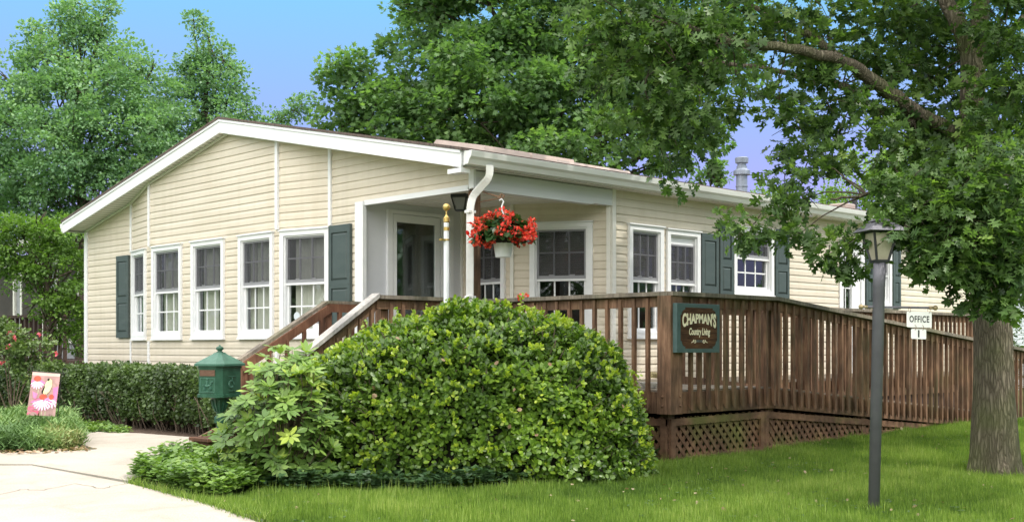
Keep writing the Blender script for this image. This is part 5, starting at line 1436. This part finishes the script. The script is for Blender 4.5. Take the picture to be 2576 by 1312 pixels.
blim('limb', [T(2470, 150), T(2530, 90, 10), T(2600, 20, 10.2)], .04, .02)
blim('limb', [T(2480, 600), T(2440, 560, 9.3), T(2380, 540, 8.8), T(2300, 560, 8.3)], .03, .008)
OB = []
EX = [(2290, 470, 8.3, .2), (2350, 500, 8.2, .22), (2420, 470, 8.2, .24), (2490, 450, 8.2, .26), (2560, 450, 8.2, .28), (2320, 560, 8.1, .2), (2400, 570, 8.1, .24), (2480, 560, 8.1, .26), (2560, 580, 8.1, .28), (2300, 520, 8.2, .16), (2370, 620, 8.1, .2), (2450, 630, 8.1, .22), (2530, 640, 8.1, .24), (2480, 700, 8.1, .16), (2560, 690, 8.1, .2), (2270, 580, 8.15, .09), (2060, 140, 9.6, .3), (2160, 90, 9.8, .3), (2260, 180, 10, .3), (2200, 20, 10, .3), (2050, 0, 9.6, .28), (2380, 400, 10.2, .25), (2290, 350, 10, .28), (2400, 200, 10.4, .25), (2380, 90, 10.6, .3), (2510, 350, 9.4, .3), (2500, 240, 9.4, .26), (2490, 20, 9.5, .3)]
def ob_add(u, v, d, r):
    r *= .72 if (1780 < u < 2200 and v > 420) else .93; p = atd(u, v, d); OB.append((p.x, p.y, p.z, r))
for (u, v, d, r) in [
    (1480, 20, 9.2, .34), (1560, 30, 9.0, .4), (1500, 110, 9.0, .27), (1600, 110, 9.0, .35), (1680, 50, 8.8, .38), (1540, 190, 9.0, .26), (1620, 220, 9.0, .33), (1700, 150, 8.8, .36), (1590, 290, 9.1, .26),
    (1680, 290, 9.0, .33), (1760, 230, 8.9, .36), (1800, 110, 8.9, .36), (1780, 20, 9.2, .38), (1850, 190, 9.0, .28), (1740, 350, 9.2, .28), (1660, 370, 9.2, .24), (1810, 310, 9.2, .24), (1700, 420, 9.3, .2),
    (1880, 40, 9.2, .26), (1960, 30, 9.5, .26), (1950, 130, 9.3, .28), (2030, 190, 9.5, .3), (2070, 90, 9.5, .28), (2130, 30, 9.8, .26), (2080, 260, 9.4, .32), (2150, 210, 9.4, .28), (2010, 320, 9.3, .28), (1960, 250, 9.3, .22),
    (2100, 350, 9.4, .36), (2180, 330, 9.5, .34), (2030, 410, 9.3, .26), (2240, 260, 9.6, .28), (2210, 140, 9.8, .28), (2250, 60, 10.2, .3), (2330, 120, 10.3, .3), (2340, 210, 10.2, .28), (2330, 30, 10.5, .34),
    (2120, 450, 9.4, .28), (2020, 500, 9.3, .22), (2230, 400, 9.6, .28), (2300, 400, 9.8, .26), (2330, 470, 9.3, .28), (2360, 340, 10.2, .28), (2250, 480, 9.2, .24), (2390, 270, 10.4, .2),
    (1975, 440, 9.2, .14), (1975, 540, 9.0, .17), (1900, 560, 9.0, .17), (1830, 560, 8.95, .16), (1870, 590, 8.9, .15), (2010, 590, 9.0, .16), (1975, 590, 8.9, .16), (1965, 500, 9.1, .12),
    (2120, 620, 8.6, .13), (2085, 640, 8.6, .11), (2150, 650, 8.6, .13), (2170, 600, 8.7, .12), (2135, 660, 8.6, .1),
    (2530, 60, 9.4, .36), (2560, 180, 9.4, .36), (2550, 300, 9.6, .3), (2520, 130, 10.3, .3), (2560, 400, 9.0, .30), (2530, 460, 9.2, .3), (2500, 500, 9.2, .26), (2440, 20, 10.8, .35),
    (2440, 560, 8.6, .32), (2520, 580, 8.5, .34), (2360, 560, 8.4, .26), (2300, 600, 8.3, .2), (2390, 640, 8.3, .25), (2470, 650, 8.3, .28), (2550, 660, 8.4, .3), (2440, 700, 8.4, .2), (2350, 660, 8.2, .17), (2310, 640, 8.2, .14),
    (2380, 740, 8.2, .12), (2540, 720, 8.4, .2), (2420, 500, 9.0, .26), (2570, 520, 8.4, .3), (2340, 520, 8.8, .22), (2390, 710, 8.2, .13), (2285, 540, 8.5, .14), (2440, 735, 8.3, .12)]: ob_add(u, v, d, r)
for e_ in EX: ob_add(*e_)
# canopy outside the frame (above, right and toward the viewer): casts the shade
for i in range(70):
    a = random.uniform(0, 2*PI); rr = random.uniform(0, 3.8); zc = random.uniform(4.4, 8.5)
    q = (ob.x+rr*math.cos(a), ob.y+rr*math.sin(a), zc)
    dv = Vector(q)-CAM; dep = dv.dot(FW)
    vv = HV-(q[2]-CAM.z)/max(dep, .1)*FL
    if vv < -160: OB.append((*q, random.uniform(.45, .75)))
tw = MB(); limbs_pts = [T(2190, 200, 9.5), T(2110, 150, 9.3), T(1980, 120, 9.1), T(1840, 105, 9.0), T(1690, 60, 8.9), T(2300, 275, 9.7), T(2120, 215, 10.1), T(2000, 190, 10.3), T(1850, 160, 10.5), T(2180, 490, 9.0), T(2280, 480, 9.3), T(2300, 560, 8.3), T(2380, 540, 8.8), T(2440, 395), T(2447, 140), T(2620, 210, 9.8), T(2375, -20), T(2465, 40)]
for (x, y, z, r) in OB:
    c_ = Vector((x, y, z)); near = min(limbs_pts, key=lambda q: (q-c_).length)
    if .15 < (near-c_).length < .6: tw.tube([near, near.lerp(c_, .3)+Vector((0,0,.03)), near.lerp(c_, .65)+Vector((random.gauss(0,.03), random.gauss(0,.03), .04)), c_], [.008, .007, .005, .003], 5, cap=False)
    for k in range(max(2, int(9*r))):
        e = Vector(tuple(rsph(1)[0]))*r*.9; tw.tube([c_, c_+e*.5+Vector((0,0,.03)), c_+e], [.005, .0035, .002], 4, cap=False)
tw.build('twigs', 'twig_dark', oak)
OB += [(x+random.gauss(0, .1), y+random.gauss(0, .1), z+random.gauss(0, .08), r*.9) for (x, y, z, r) in OB if ((Vector((x, y, z))-CAM).dot(RT)/(Vector((x, y, z))-CAM).dot(FW)*FL+CU) > 2240]
p, d, r = crown_points(OB, 106, 17, sub_r=.125, flat=.85, shell=.25); n = len(p)
kc = np.linalg.norm(p-np.array(atd(2312, 812, 8.2)), axis=1) > .36; p, d, r = p[kc], d[kc], r[kc]; n = len(p)   # leaves kept off the hanging plates
d[:, 2] -= .25; nrm = rng.normal(size=(n, 3))*.5+unit(d)*.3; nrm[:, 2] += .8
leaves('crown', p, d+rng.normal(size=(n, 3))*.3, nrm, rng.uniform(.065, .135, n), T_OAK, 'leaf_oak', .44+r*1.2+rng.normal(0, .15, n), oak, width=rng.uniform(.7, 1.05, n))

# ================================================================ BACKGROUND TREES
def far_tree(name, label, base_uv, d, blobs, subs, per, size, tmpl, mat, trunk_r, sub_r=.4, base=.42, group=None, top_uv=None, fill=1, **kw):
    b = atd(base_uv[0], HV, d); b.z = gz(b.x, b.y)
    root = thing(name, tuple(b), label, 'tree', group)
    BL = []
    for (u, v, dd, r) in blobs: q = atd(u, v, d+dd); BL.append((q.x, q.y, q.z, r))
    m = MB(); tp = atd(*(top_uv or (base_uv[0], blobs[0][1])), d)
    limb(m, [b, b.lerp(tp, .35)+Vector((.1, 0, 0)), b.lerp(tp, .7), tp], trunk_r, trunk_r*.25, 10, .1)
    for (x, y, z, r) in BL:
        c_ = Vector((x, y, z)); s_ = b.lerp(tp, min(.9, max(.2, (c_.z-b.z)/(tp.z-b.z+.01)*.7)))
        limb(m, [s_, s_.lerp(c_, .5)+Vector((0, 0, .15)), c_], trunk_r*.28, trunk_r*.06, 6, .1)
        for k in range(3): m.tube([c_, c_+Vector(tuple(rsph(1)[0]))*r*.8], [.02, .006], 4, cap=False)
    m.build('trunk', 'twig_dark', root)
    crown('crown', BL, subs, per, size, tmpl, mat, root, sub_r=sub_r, base=base, **kw)
    return root
far_tree('maple_tree', 'tall dark green maple rising behind the middle of the roof', (1330, 0), 24,
    [(1280, 40, 0, 1.5), (1160, 60, 0, 1.2), (1090, 40, 0, .8), (1060, 10, 0, .7), (1400, 90, 0, 1.5), (1530, 60, 0, 1.5), (1250, 180, -.6, 1.4), (1120, 170, -.5, 1.1), (1060, 220, 0, .8), (1000, 250, -.3, .8), (960, 280, 0, .8),
     (890, 220, 0, .6), (880, 290, 0, .7), (930, 320, -.4, .9), (860, 320, 0, .45), (1100, 300, -.8, 1.1), (1210, 310, -1, 1.2), (1330, 260, -.8, 1.3), (1450, 230, -.6, 1.3), (1560, 210, 0, 1.2), (1350, 360, -1, 1.0), (1460, 350, -.9, .9), (1560, 330, -.3, .9),
     (1650, 180, .5, 1.3), (1700, 80, .5, 1.4), (1650, 320, .3, .9), (1720, 270, .5, 1.0), (1620, 420, .2, .45), (1780, 200, 1, 1.0), (1020, 350, -.5, .8), (1150, 370, -.5, .7), (880, 170, 0, .3), (1010, 130, 0, .35), (1800, 60, 1, 1.2), (1700, 400, .4, .5), (1760, 350, .5, .5),
     (1300, -200, 0, 2.2), (1500, -250, 0, 2.2), (1150, -120, 0, 1.4), (1700, -200, 0, 2)], 15, 110, .115, T_MAPLE, 'leaf_maple', .3, sub_r=.48, base=.44)
far_tree('sapling', 'thin leafy treetop just left of the metal flue', (1800, 0), 20, [(1795, 445, 0, .2), (1785, 425, 0, .14), (1765, 460, 0, .14), (1815, 450, 0, .14), (1805, 420, 0, .10), (1790, 475, 0, .2)], 60, 40, .085, T_QUAD, 'leaf_maple', .05, sub_r=.13)
far_tree('poplar_tree', 'tall blue-green tree with airy crown at the far left', (200, 0), 25,
    [(190, 80, 0, .6), (150, 60, 0, .35), (215, 60, 0, .3), (100, 120, 0, .4), (190, 150, 0, .9), (260, 120, 0, .55), (255, 50, 0, .3), (120, 190, 0, .8), (60, 170, 0, .5), (320, 170, 0, .6), (40, 250, 0, .7), (150, 270, -.5, 1.1), (260, 240, -.5, 1.1), (350, 250, 0, .9), (60, 340, -.3, 1.0), (10, 420, 0, 1.0),
     (180, 370, -.8, 1.2), (300, 360, -.8, 1.2), (390, 330, 0, .9), (120, 470, -.5, 1.1), (250, 470, -.5, 1.0), (350, 430, -.3, .9), (70, 540, 0, .8), (170, 560, 0, .7), (20, 200, 0, .4), (380, 180, 0, .3), (-60, 300, 0, 1.2), (-80, 450, 0, 1.2), (200, 10, 0, .16), (270, 20, 0, .16), (90, 70, 0, .2), (175, 35, 0, .25)], 30, 110, .085, T_QUAD, 'leaf_far', .13, sub_r=.36, base=.5, droop=.1, top_uv=(200, 60))
far_tree('poplar_tree', 'narrow blue-green tree peaking above the left roof slope', (500, 0), 26.5,
    [(530, 120, 0, .45), (500, 150, 0, .4), (560, 150, 0, .4), (540, 210, 0, .75), (480, 200, 0, .5), (590, 210, 0, .3), (520, 290, -.4, .95), (440, 270, 0, .7), (590, 290, 0, .6), (450, 350, -.3, .9), (560, 340, 0, .7), (400, 400, 0, .8), (510, 80, 0, .12), (487, 50, 0, .07), (650, 310, 0, .4), (700, 300, 0, .28), (745, 280, 0, .2), (620, 270, 0, .25), (480, 400, 0, .7), (680, 330, 0, .3), (760, 262, 0, .1)], 34, 100, .085, T_QUAD, 'leaf_far', .12, sub_r=.32, base=.42, droop=.1, top_uv=(525, 90))
far_tree('garden_tree', 'bright green low tree hanging over the neighbour deck', (120, 0), 20,
    [(60, 600, 0, .55), (150, 590, 0, .55), (200, 610, .2, .5), (30, 640, 0, .4), (110, 660, 0, .5), (180, 680, 0, .5), (60, 700, 0, .4), (130, 730, 0, .45), (200, 750, .2, .45), (90, 760, 0, .35), (170, 800, 0, .4), (205, 830, .2, .35), (150, 850, .2, .25), (195, 880, .2, .2), (20, 590, 0, .5), (-40, 620, 0, .6), (240, 680, .5, .5), (90, 570, 0, .4)], 75, 60, .065, T_QUAD, 'leaf_lime', .1, sub_r=.2, base=.25, droop=.2, top_uv=(120, 620))
far_tree('hazy_tree', 'soft yellow-green tree beyond the right end of the roof', (2200, 0), 34,
    [(2080, 520, 0, .9), (2160, 480, 0, 1.2), (2250, 500, 0, 1.2), (2130, 560, 0, 1.0), (2230, 570, 0, 1.1), (2330, 500, 0, 1.2), (2180, 430, 0, .9), (1960, 500, 0, .45), (1920, 490, 0, .3), (2020, 510, 0, .5), (2350, 400, 0, 1.2), (2280, 420, 0, .9), (2450, 520, 0, 1.3), (2540, 560, 0, 1.3)], 16, 80, .10, T_QUAD, 'leaf_lime', .2, sub_r=.42, base=.5)
far_tree('hazy_tree', 'pale green tree standing behind the house at the far right edge', (2600, 0), 30,
    [(2560, 620, 0, 1.0), (2640, 560, 0, 1.3), (2600, 700, 0, .8), (2700, 640, 0, 1.2)], 14, 80, .1, T_QUAD, 'leaf_far', .2, sub_r=.42, base=.3)
# distant woods to close the horizon
wd = []
for i in range(280):
    a = math.radians(random.uniform(-60, 150)); rr = random.uniform(60, 75)
    wd.append((CAM.x+rr*math.cos(a), CAM.y+rr*math.sin(a), random.uniform(.5, 3.2), random.uniform(2.2, 3.4)))
for i in range(230):
    a = math.radians(random.uniform(100, 345)); rr = random.uniform(34, 44)
    wd.append((CAM.x+rr*math.cos(a), CAM.y+rr*math.sin(a), random.uniform(1, 9.5), random.uniform(2.2, 3.4)))
p, d, r = crown_points(wd, 1.6, 60, sub_r=1.3); n = len(p)
tag(leaves('distant_woods', p, d, rng.normal(size=(n, 3))*.5+up, rng.uniform(.3, .5, n), T_QUAD, 'leaf_far', .3+r+rng.normal(0, .1, n)), 'distant line of woods beyond the houses', 'woods', kind='stuff')

# rose bush at the left
RB = []
rc = atd(30, 880, 16)
rose = thing('rose_bush', (rc.x, rc.y, gz(rc.x, rc.y)), 'loose green rose bush with pink blooms behind the hedge', 'bush')
for (u, v, r) in ((0, 850, .28), (50, 850, .25), (20, 900, .3), (70, 890, .25), (100, 870, .16), (-60, 880, .35), (80, 930, .3), (20, 815, .1), (130, 920, .12)): q = atd(u, v, 16+random.uniform(-.2, .2)); RB.append((q.x, q.y, q.z, r))
crown('foliage', RB, 200, 34, .055, T_QUAD, 'leaf_hedge', rose, sub_r=.1, base=.6)
fl_ = []
for (u, v) in ((5, 910), (25, 836), (38, 848), (100, 842), (20, 872), (140, 888)):
    c_ = np.array(atd(u, v, 15.7)); fl_.append(c_+rsph(9)*.022)
fl_ = np.concatenate(fl_); leaves('blooms', fl_, rng.normal(size=fl_.shape), rng.normal(size=fl_.shape), .035, T_OVAL, 'petal_pink', rng.random(len(fl_)), rose, width=1.4)
m = MB()
for (x, y, z, r) in RB: m.tube([(rc.x, rc.y, gz(rc.x, rc.y)), ((rc.x+x)/2, (rc.y+y)/2, z*.6), (x, y, z)], [.012, .008, .004], 5)
m.build('stems', 'twig', rose)

# ================================================================ NEIGHBOUR HOUSES
nbr = thing('neighbour_house', (6, 21, 0), 'shaded grey neighbour house with dark deck railing behind the left tree', 'house')
nx = 4.0
q = lambda u, v: on_x(u, v, nx)
ye = q(0, 645).z
m = MB(); m.box((nx, 13.5, -.2), (nx+7, 32, ye-.05)); m.build('wall', 'far_wall', nbr)
m = MB(); m.hexa([Vector(p) for p in ((nx-.5, 13.2, ye-.05), (nx+3.5, 13.2, ye+1.1), (nx+3.5, 32.3, ye+1.1), (nx-.5, 32.3, ye-.05), (nx-.5, 13.2, ye+.05), (nx+3.5, 13.2, ye+1.2), (nx+3.5, 32.3, ye+1.2), (nx-.5, 32.3, ye+.05))])
m.hexa([Vector(p) for p in ((nx+3.5, 13.2, ye+1.1), (nx+7.5, 13.2, ye-.05), (nx+7.5, 32.3, ye-.05), (nx+3.5, 32.3, ye+1.1), (nx+3.5, 13.2, ye+1.2), (nx+7.5, 13.2, ye+.05), (nx+7.5, 32.3, ye+.05), (nx+3.5, 32.3, ye+1.2))])
m.build('roof', 'far_roof', nbr)
m = MB(); m.box((nx-.62, 13.2, ye-.07), (nx-.5, 32.3, ye+.05)); m.build('gutter', 'soffit_white', nbr)
for (u0, u1) in ((0, 38), (60, 110), (150, 200)):
    y0, y1 = q(u1, 700).y, q(u0, 700).y
    m = MB(); m.box((nx-.04, y0, 1.2), (nx-.002, y1, ye-.35)); w_ = m.build('window', 'dark_room', nbr)
    m = MB()
    for a, b in ((y0-.1, y0), (y1, y1+.1)): m.box((nx-.06, a, 1.1), (nx-.001, b, ye-.25))
    m.box((nx-.06, y0, 1.1), (nx-.001, y1, 1.199)); m.box((nx-.06, y0, ye-.349), (nx-.001, y1, ye-.25)); m.build('frame', 'soffit_white', w_)
nd = nx-2.2
m = MB(); zt = on_x(60, 792, nd).z; zb_ = on_x(60, 905, nd).z
y0, y1 = on_x(165, 800, nd).y, on_x(-120, 800, nd).y
m.box((nd-.06, y0, zt-.06), (nd+.06, y1, zt)); dk_ = m.build('deck_rail', 'dark_deck', nbr)
m = MB(); y = y0
while y < y1: m.box((nd-.03, y, zb_), (nd+.03, y+.06, zt-.061)); y += .24
m.build('balusters', 'dark_deck', dk_)
m = MB(); m.box((nd, y0, zb_-.1), (nx-.001, y1, zb_)); m.build('deck_floor', 'dark_deck', nbr)
m = MB(); m.box((nd+.1, y0-2.5, -.2), (nd+.2, y1, zb_-.11)); m.build('foundation_skirt', 'soffit_white', nbr)
# house at the far right
rh = thing('pale_house', (26, 0, 0), 'pale sunlit house glimpsed right of the oak trunk', 'house')
qa = atd(2541, 800, 24)
F, L = frame(qa.x, qa.y, qa.x+5, qa.y-6.5)
m = MB(); siding(m, F, [(0, -.3), (L, -.3), (L, 3.2), (0, 3.2)]); m.build('wall', 'pale_wall', rh)
m = MB(); m.pbox(F, 0, L, -.3, 3.15, -5, -.02); m.build('shell', 'pale_wall', rh)
m = MB(); m.pbox(F, -.3, L+.3, 3.2, 3.35, -5.3, .4); m.build('roof', 'far_roof', rh)
hb2 = atd(2590, 855, 20); rb2 = thing('clipped_shrub', (hb2.x, hb2.y, 0), 'dark clipped shrub right of the oak trunk in front of the pale house', 'bush')
crown('foliage', [(hb2.x, hb2.y, hb2.z-.05, .42), (hb2.x+.5, hb2.y-.5, hb2.z-.1, .45), (hb2.x, hb2.y, hb2.z-.5, .45)], 120, 40, .06, T_QUAD, 'leaf_hedge', rb2, sub_r=.12, base=.35)
m = MB(); m.tube([(hb2.x, hb2.y, 0), (hb2.x, hb2.y, hb2.z)], .03, 6); m.build('stem', 'twig', rb2)

# ================================================================ GRASS
bushpoly = [(560, 1262), (700, 1232), (900, 1245), (1200, 1237), (1500, 1208), (1650, 1172), (1700, 1166), (1912, 1142), (2290, 1078), (2440, 1066), (2700, 1050), (2700, 1500), (1100, 1500), (860, 1400), (660, 1320), (540, 1283), (430, 1253), (470, 1258)]
LP = [on_g(u, v) for u, v in bushpoly]; lp = [(p.x, p.y) for p in LP]
xs_ = [p[0] for p in lp]; ys_ = [p[1] for p in lp]
gx0, gx1, gy0, gy1 = max(min(xs_), -6.5), min(max(xs_), 9), max(min(ys_), -8.5), max(ys_)
cand = np.stack([rng.uniform(gx0, gx1, 900000), rng.uniform(gy0, gy1, 900000)], 1)
ins = np.zeros(len(cand), bool); nn_ = len(lp)
for i in range(nn_):
    (a, b), (d, e) = lp[i], lp[(i+1) % nn_]
    if abs(b-e) < 1e-9: continue
    cnd = ((b > cand[:, 1]) != (e > cand[:, 1])) & (cand[:, 0] < (d-a)*(cand[:, 1]-b)/(e-b)+a); ins ^= cnd
cand = cand[ins]
rel = cand-np.array([CAM.x, CAM.y]); dep = rel@np.array([FW.x, FW.y]); lat = rel@np.array([RT.x, RT.y])
keep = (dep > 6.8) & (np.abs(lat/dep) < .47) & (rng.random(len(cand)) < np.clip(1.35-.07*(dep-7), .35, 1)); cand = cand[keep]
dep = dep[keep]; n = min(len(cand), 330000); cand = cand[:n]; dep = dep[:n]
P = np.zeros((n, 3)); P[:, :2] = cand; P[:, 2] = .017*np.clip(cand[:, 0], -12, 8)+.06*np.minimum(0, cand[:, 1]+2.5)
clp = np.array([mnoise.noise((a*1.1, b*1.1, 0)) for a, b in cand[::1]]) if n < 400000 else np.zeros(n)
a = rng.uniform(0, 2*PI, n); lean = rng.uniform(.05, .75, n)
D_ = np.stack([np.cos(a)*lean, np.sin(a)*lean, np.ones(n)], 1)
NR = np.stack([-np.cos(a), -np.sin(a), np.full(n, .3)], 1)
clp2 = np.array([mnoise.noise((a*4.5, b*4.5, 7)) for a, b in cand])
hgt = rng.uniform(.03, .07, n)*(1+.45*clp+.35*clp2)*np.where(rng.random(n) < .03, 1.8, 1); wdt = .0045/hgt*rng.uniform(.7, 1.2, n)
g_ = leaves('grass', P, D_, NR, hgt, T_BLADE, 'grass_blade', .45+clp*.45+clp2*.25+rng.normal(0, .2, n), width=wdt)
tag(g_, 'short green mown grass on the front lawn', 'grass', kind='stuff')

k_ = rng.choice(n, 260, replace=False); q_ = P[k_]+np.array([0, 0, .035])
tag(leaves('fallen_leaves', q_, rng.normal(size=q_.shape)*np.array([1, 1, .3]), rng.normal(size=q_.shape)*.5+up, rng.uniform(.015, .04, 260), T_OVAL, 'dry_leaf', rng.random(260)), 'small dry leaves scattered over the front lawn', 'fallen leaves', kind='stuff')
k_ = rng.choice(n, 900, replace=False); q_ = P[k_]; q_ = q_[nz(q_, .9, 31) > .05]; q_ = np.repeat(q_, 5, axis=0); m_ = len(q_); a = rng.uniform(0, 2*PI, m_)
q_[:, 2] += .03; tag(leaves('clover', q_, np.stack([np.cos(a), np.sin(a), rng.uniform(0, .4, m_)], 1), rng.normal(size=q_.shape)*.3+up, rng.uniform(.018, .032, m_), T_OVAL, 'leaf_ivy', .8+rng.normal(0, .2, m_)), 'small broad-leaved clover tufts among the lawn grass', 'clover', kind='stuff')
tf = []
for (cx0, cy0, rr) in ((pb.x, pb.y, .07), (ob.x, ob.y, .27)):
    for i in range(260 if rr < .1 else 520):
        a = random.uniform(0, 2*PI); q = rr+abs(random.gauss(0, .035)); x = cx0+q*math.cos(a); y = cy0+q*math.sin(a); tf.append((x, y, gz(x, y)))
for (ua, va), (ub, vb) in zip(((325, 1221), (420, 1249), (540, 1283)), ((420, 1249), (540, 1283), (680, 1324))):
    A_, B_ = on_g(ua, va), on_g(ub, vb)
    for i in range(420):
        q = A_.lerp(B_, random.random()); dq = (B_-A_).normalized().cross(Vector((0, 0, 1)))*random.gauss(0, .022); tf.append((q.x+dq.x, q.y+dq.y, gz(q.x, q.y)+.01))
tf = np.array(tf); m_ = len(tf); a = rng.uniform(0, 2*PI, m_)
tag(leaves('grass_tufts', tf, np.stack([np.cos(a)*.4, np.sin(a)*.4, np.ones(m_)], 1), rng.normal(size=tf.shape), rng.uniform(.05, .10, m_), T_BLADE, 'grass_blade', .5+rng.normal(0, .25, m_), width=.05), 'longer untrimmed grass round the lamp post and trunk', 'grass', kind='stuff')

# ================================================================ LIGHT, SKY, CAMERA
w = bpy.data.worlds.new('World'); S.world = w; w.use_nodes = True; nt = w.node_tree
bg = nt.nodes['Background']
tc = N(nt, 'ShaderNodeTexCoord'); sep = N(nt, 'ShaderNodeSeparateXYZ'); nt.links.new(tc.outputs['Generated'], sep.inputs[0])
r = ramp(nt, [(0, (.44, .43, .60)), (.13, (.35, .37, .77)), (.20, (.27, .415, .79)), (.285, (.20, .50, .79)), (.42, (.70, .86, 1.0)), (.62, (1.9, 1.9, 1.86))])  # top stops lie out of view, brightened as added fill light
nt.links.new(sep.outputs['Z'], r.inputs['Fac'])
# added fill: unseen sky behind and above the viewer brightened to light the gable
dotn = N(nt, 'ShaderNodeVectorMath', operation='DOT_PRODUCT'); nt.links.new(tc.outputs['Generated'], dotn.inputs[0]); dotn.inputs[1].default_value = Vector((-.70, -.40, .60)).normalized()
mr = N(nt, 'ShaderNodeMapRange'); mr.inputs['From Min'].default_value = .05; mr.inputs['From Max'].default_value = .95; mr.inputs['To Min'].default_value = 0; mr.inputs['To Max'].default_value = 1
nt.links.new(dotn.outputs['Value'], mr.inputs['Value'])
SKY_FILL = (2.9, 2.84, 2.72, 1)
mx = N(nt, 'ShaderNodeMix', data_type='RGBA'); mx.inputs['B'].default_value = SKY_FILL
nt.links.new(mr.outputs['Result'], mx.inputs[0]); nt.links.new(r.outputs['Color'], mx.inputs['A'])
sky = N(nt, 'ShaderNodeTexSky'); sky.sky_type = 'NISHITA'; sky.sun_disc = False
SUN = Vector((.16, -.52, .84)).normalized()
sky.sun_elevation = math.asin(SUN.z); sky.sun_rotation = math.atan2(SUN.x, SUN.y)
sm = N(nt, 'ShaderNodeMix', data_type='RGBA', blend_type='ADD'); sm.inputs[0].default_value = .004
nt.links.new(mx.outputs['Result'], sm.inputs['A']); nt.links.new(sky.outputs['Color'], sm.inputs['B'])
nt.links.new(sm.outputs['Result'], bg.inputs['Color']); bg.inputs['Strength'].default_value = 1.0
ld = bpy.data.lights.new('sun', 'SUN'); ld.energy = 2.7; ld.angle = math.radians(.6); ld.color = (1, .95, .86)
lo_ = bpy.data.objects.new('sun', ld); COL.objects.link(lo_); lo_.rotation_euler = SUN.to_track_quat('Z', 'Y').to_euler()
cd = bpy.data.cameras.new('camera'); cam = bpy.data.objects.new('camera', cd); COL.objects.link(cam)
cam.location = CAM; cam.rotation_euler = (PI/2, 0, math.atan2(FW.y, FW.x)-PI/2)
cd.sensor_width = 36; cd.lens = 36*FL/2576; cd.shift_y = (HV-656)/2576; cd.clip_end = 2000; cd.clip_start = .1
S.camera = cam
S.view_settings.view_transform = 'Standard'; S.view_settings.look = 'None'; S.view_settings.exposure = .36; S.view_settings.gamma = 1
S.cycles.max_bounces = 8; S.cycles.transparent_max_bounces = 16; S.cycles.diffuse_bounces = 4
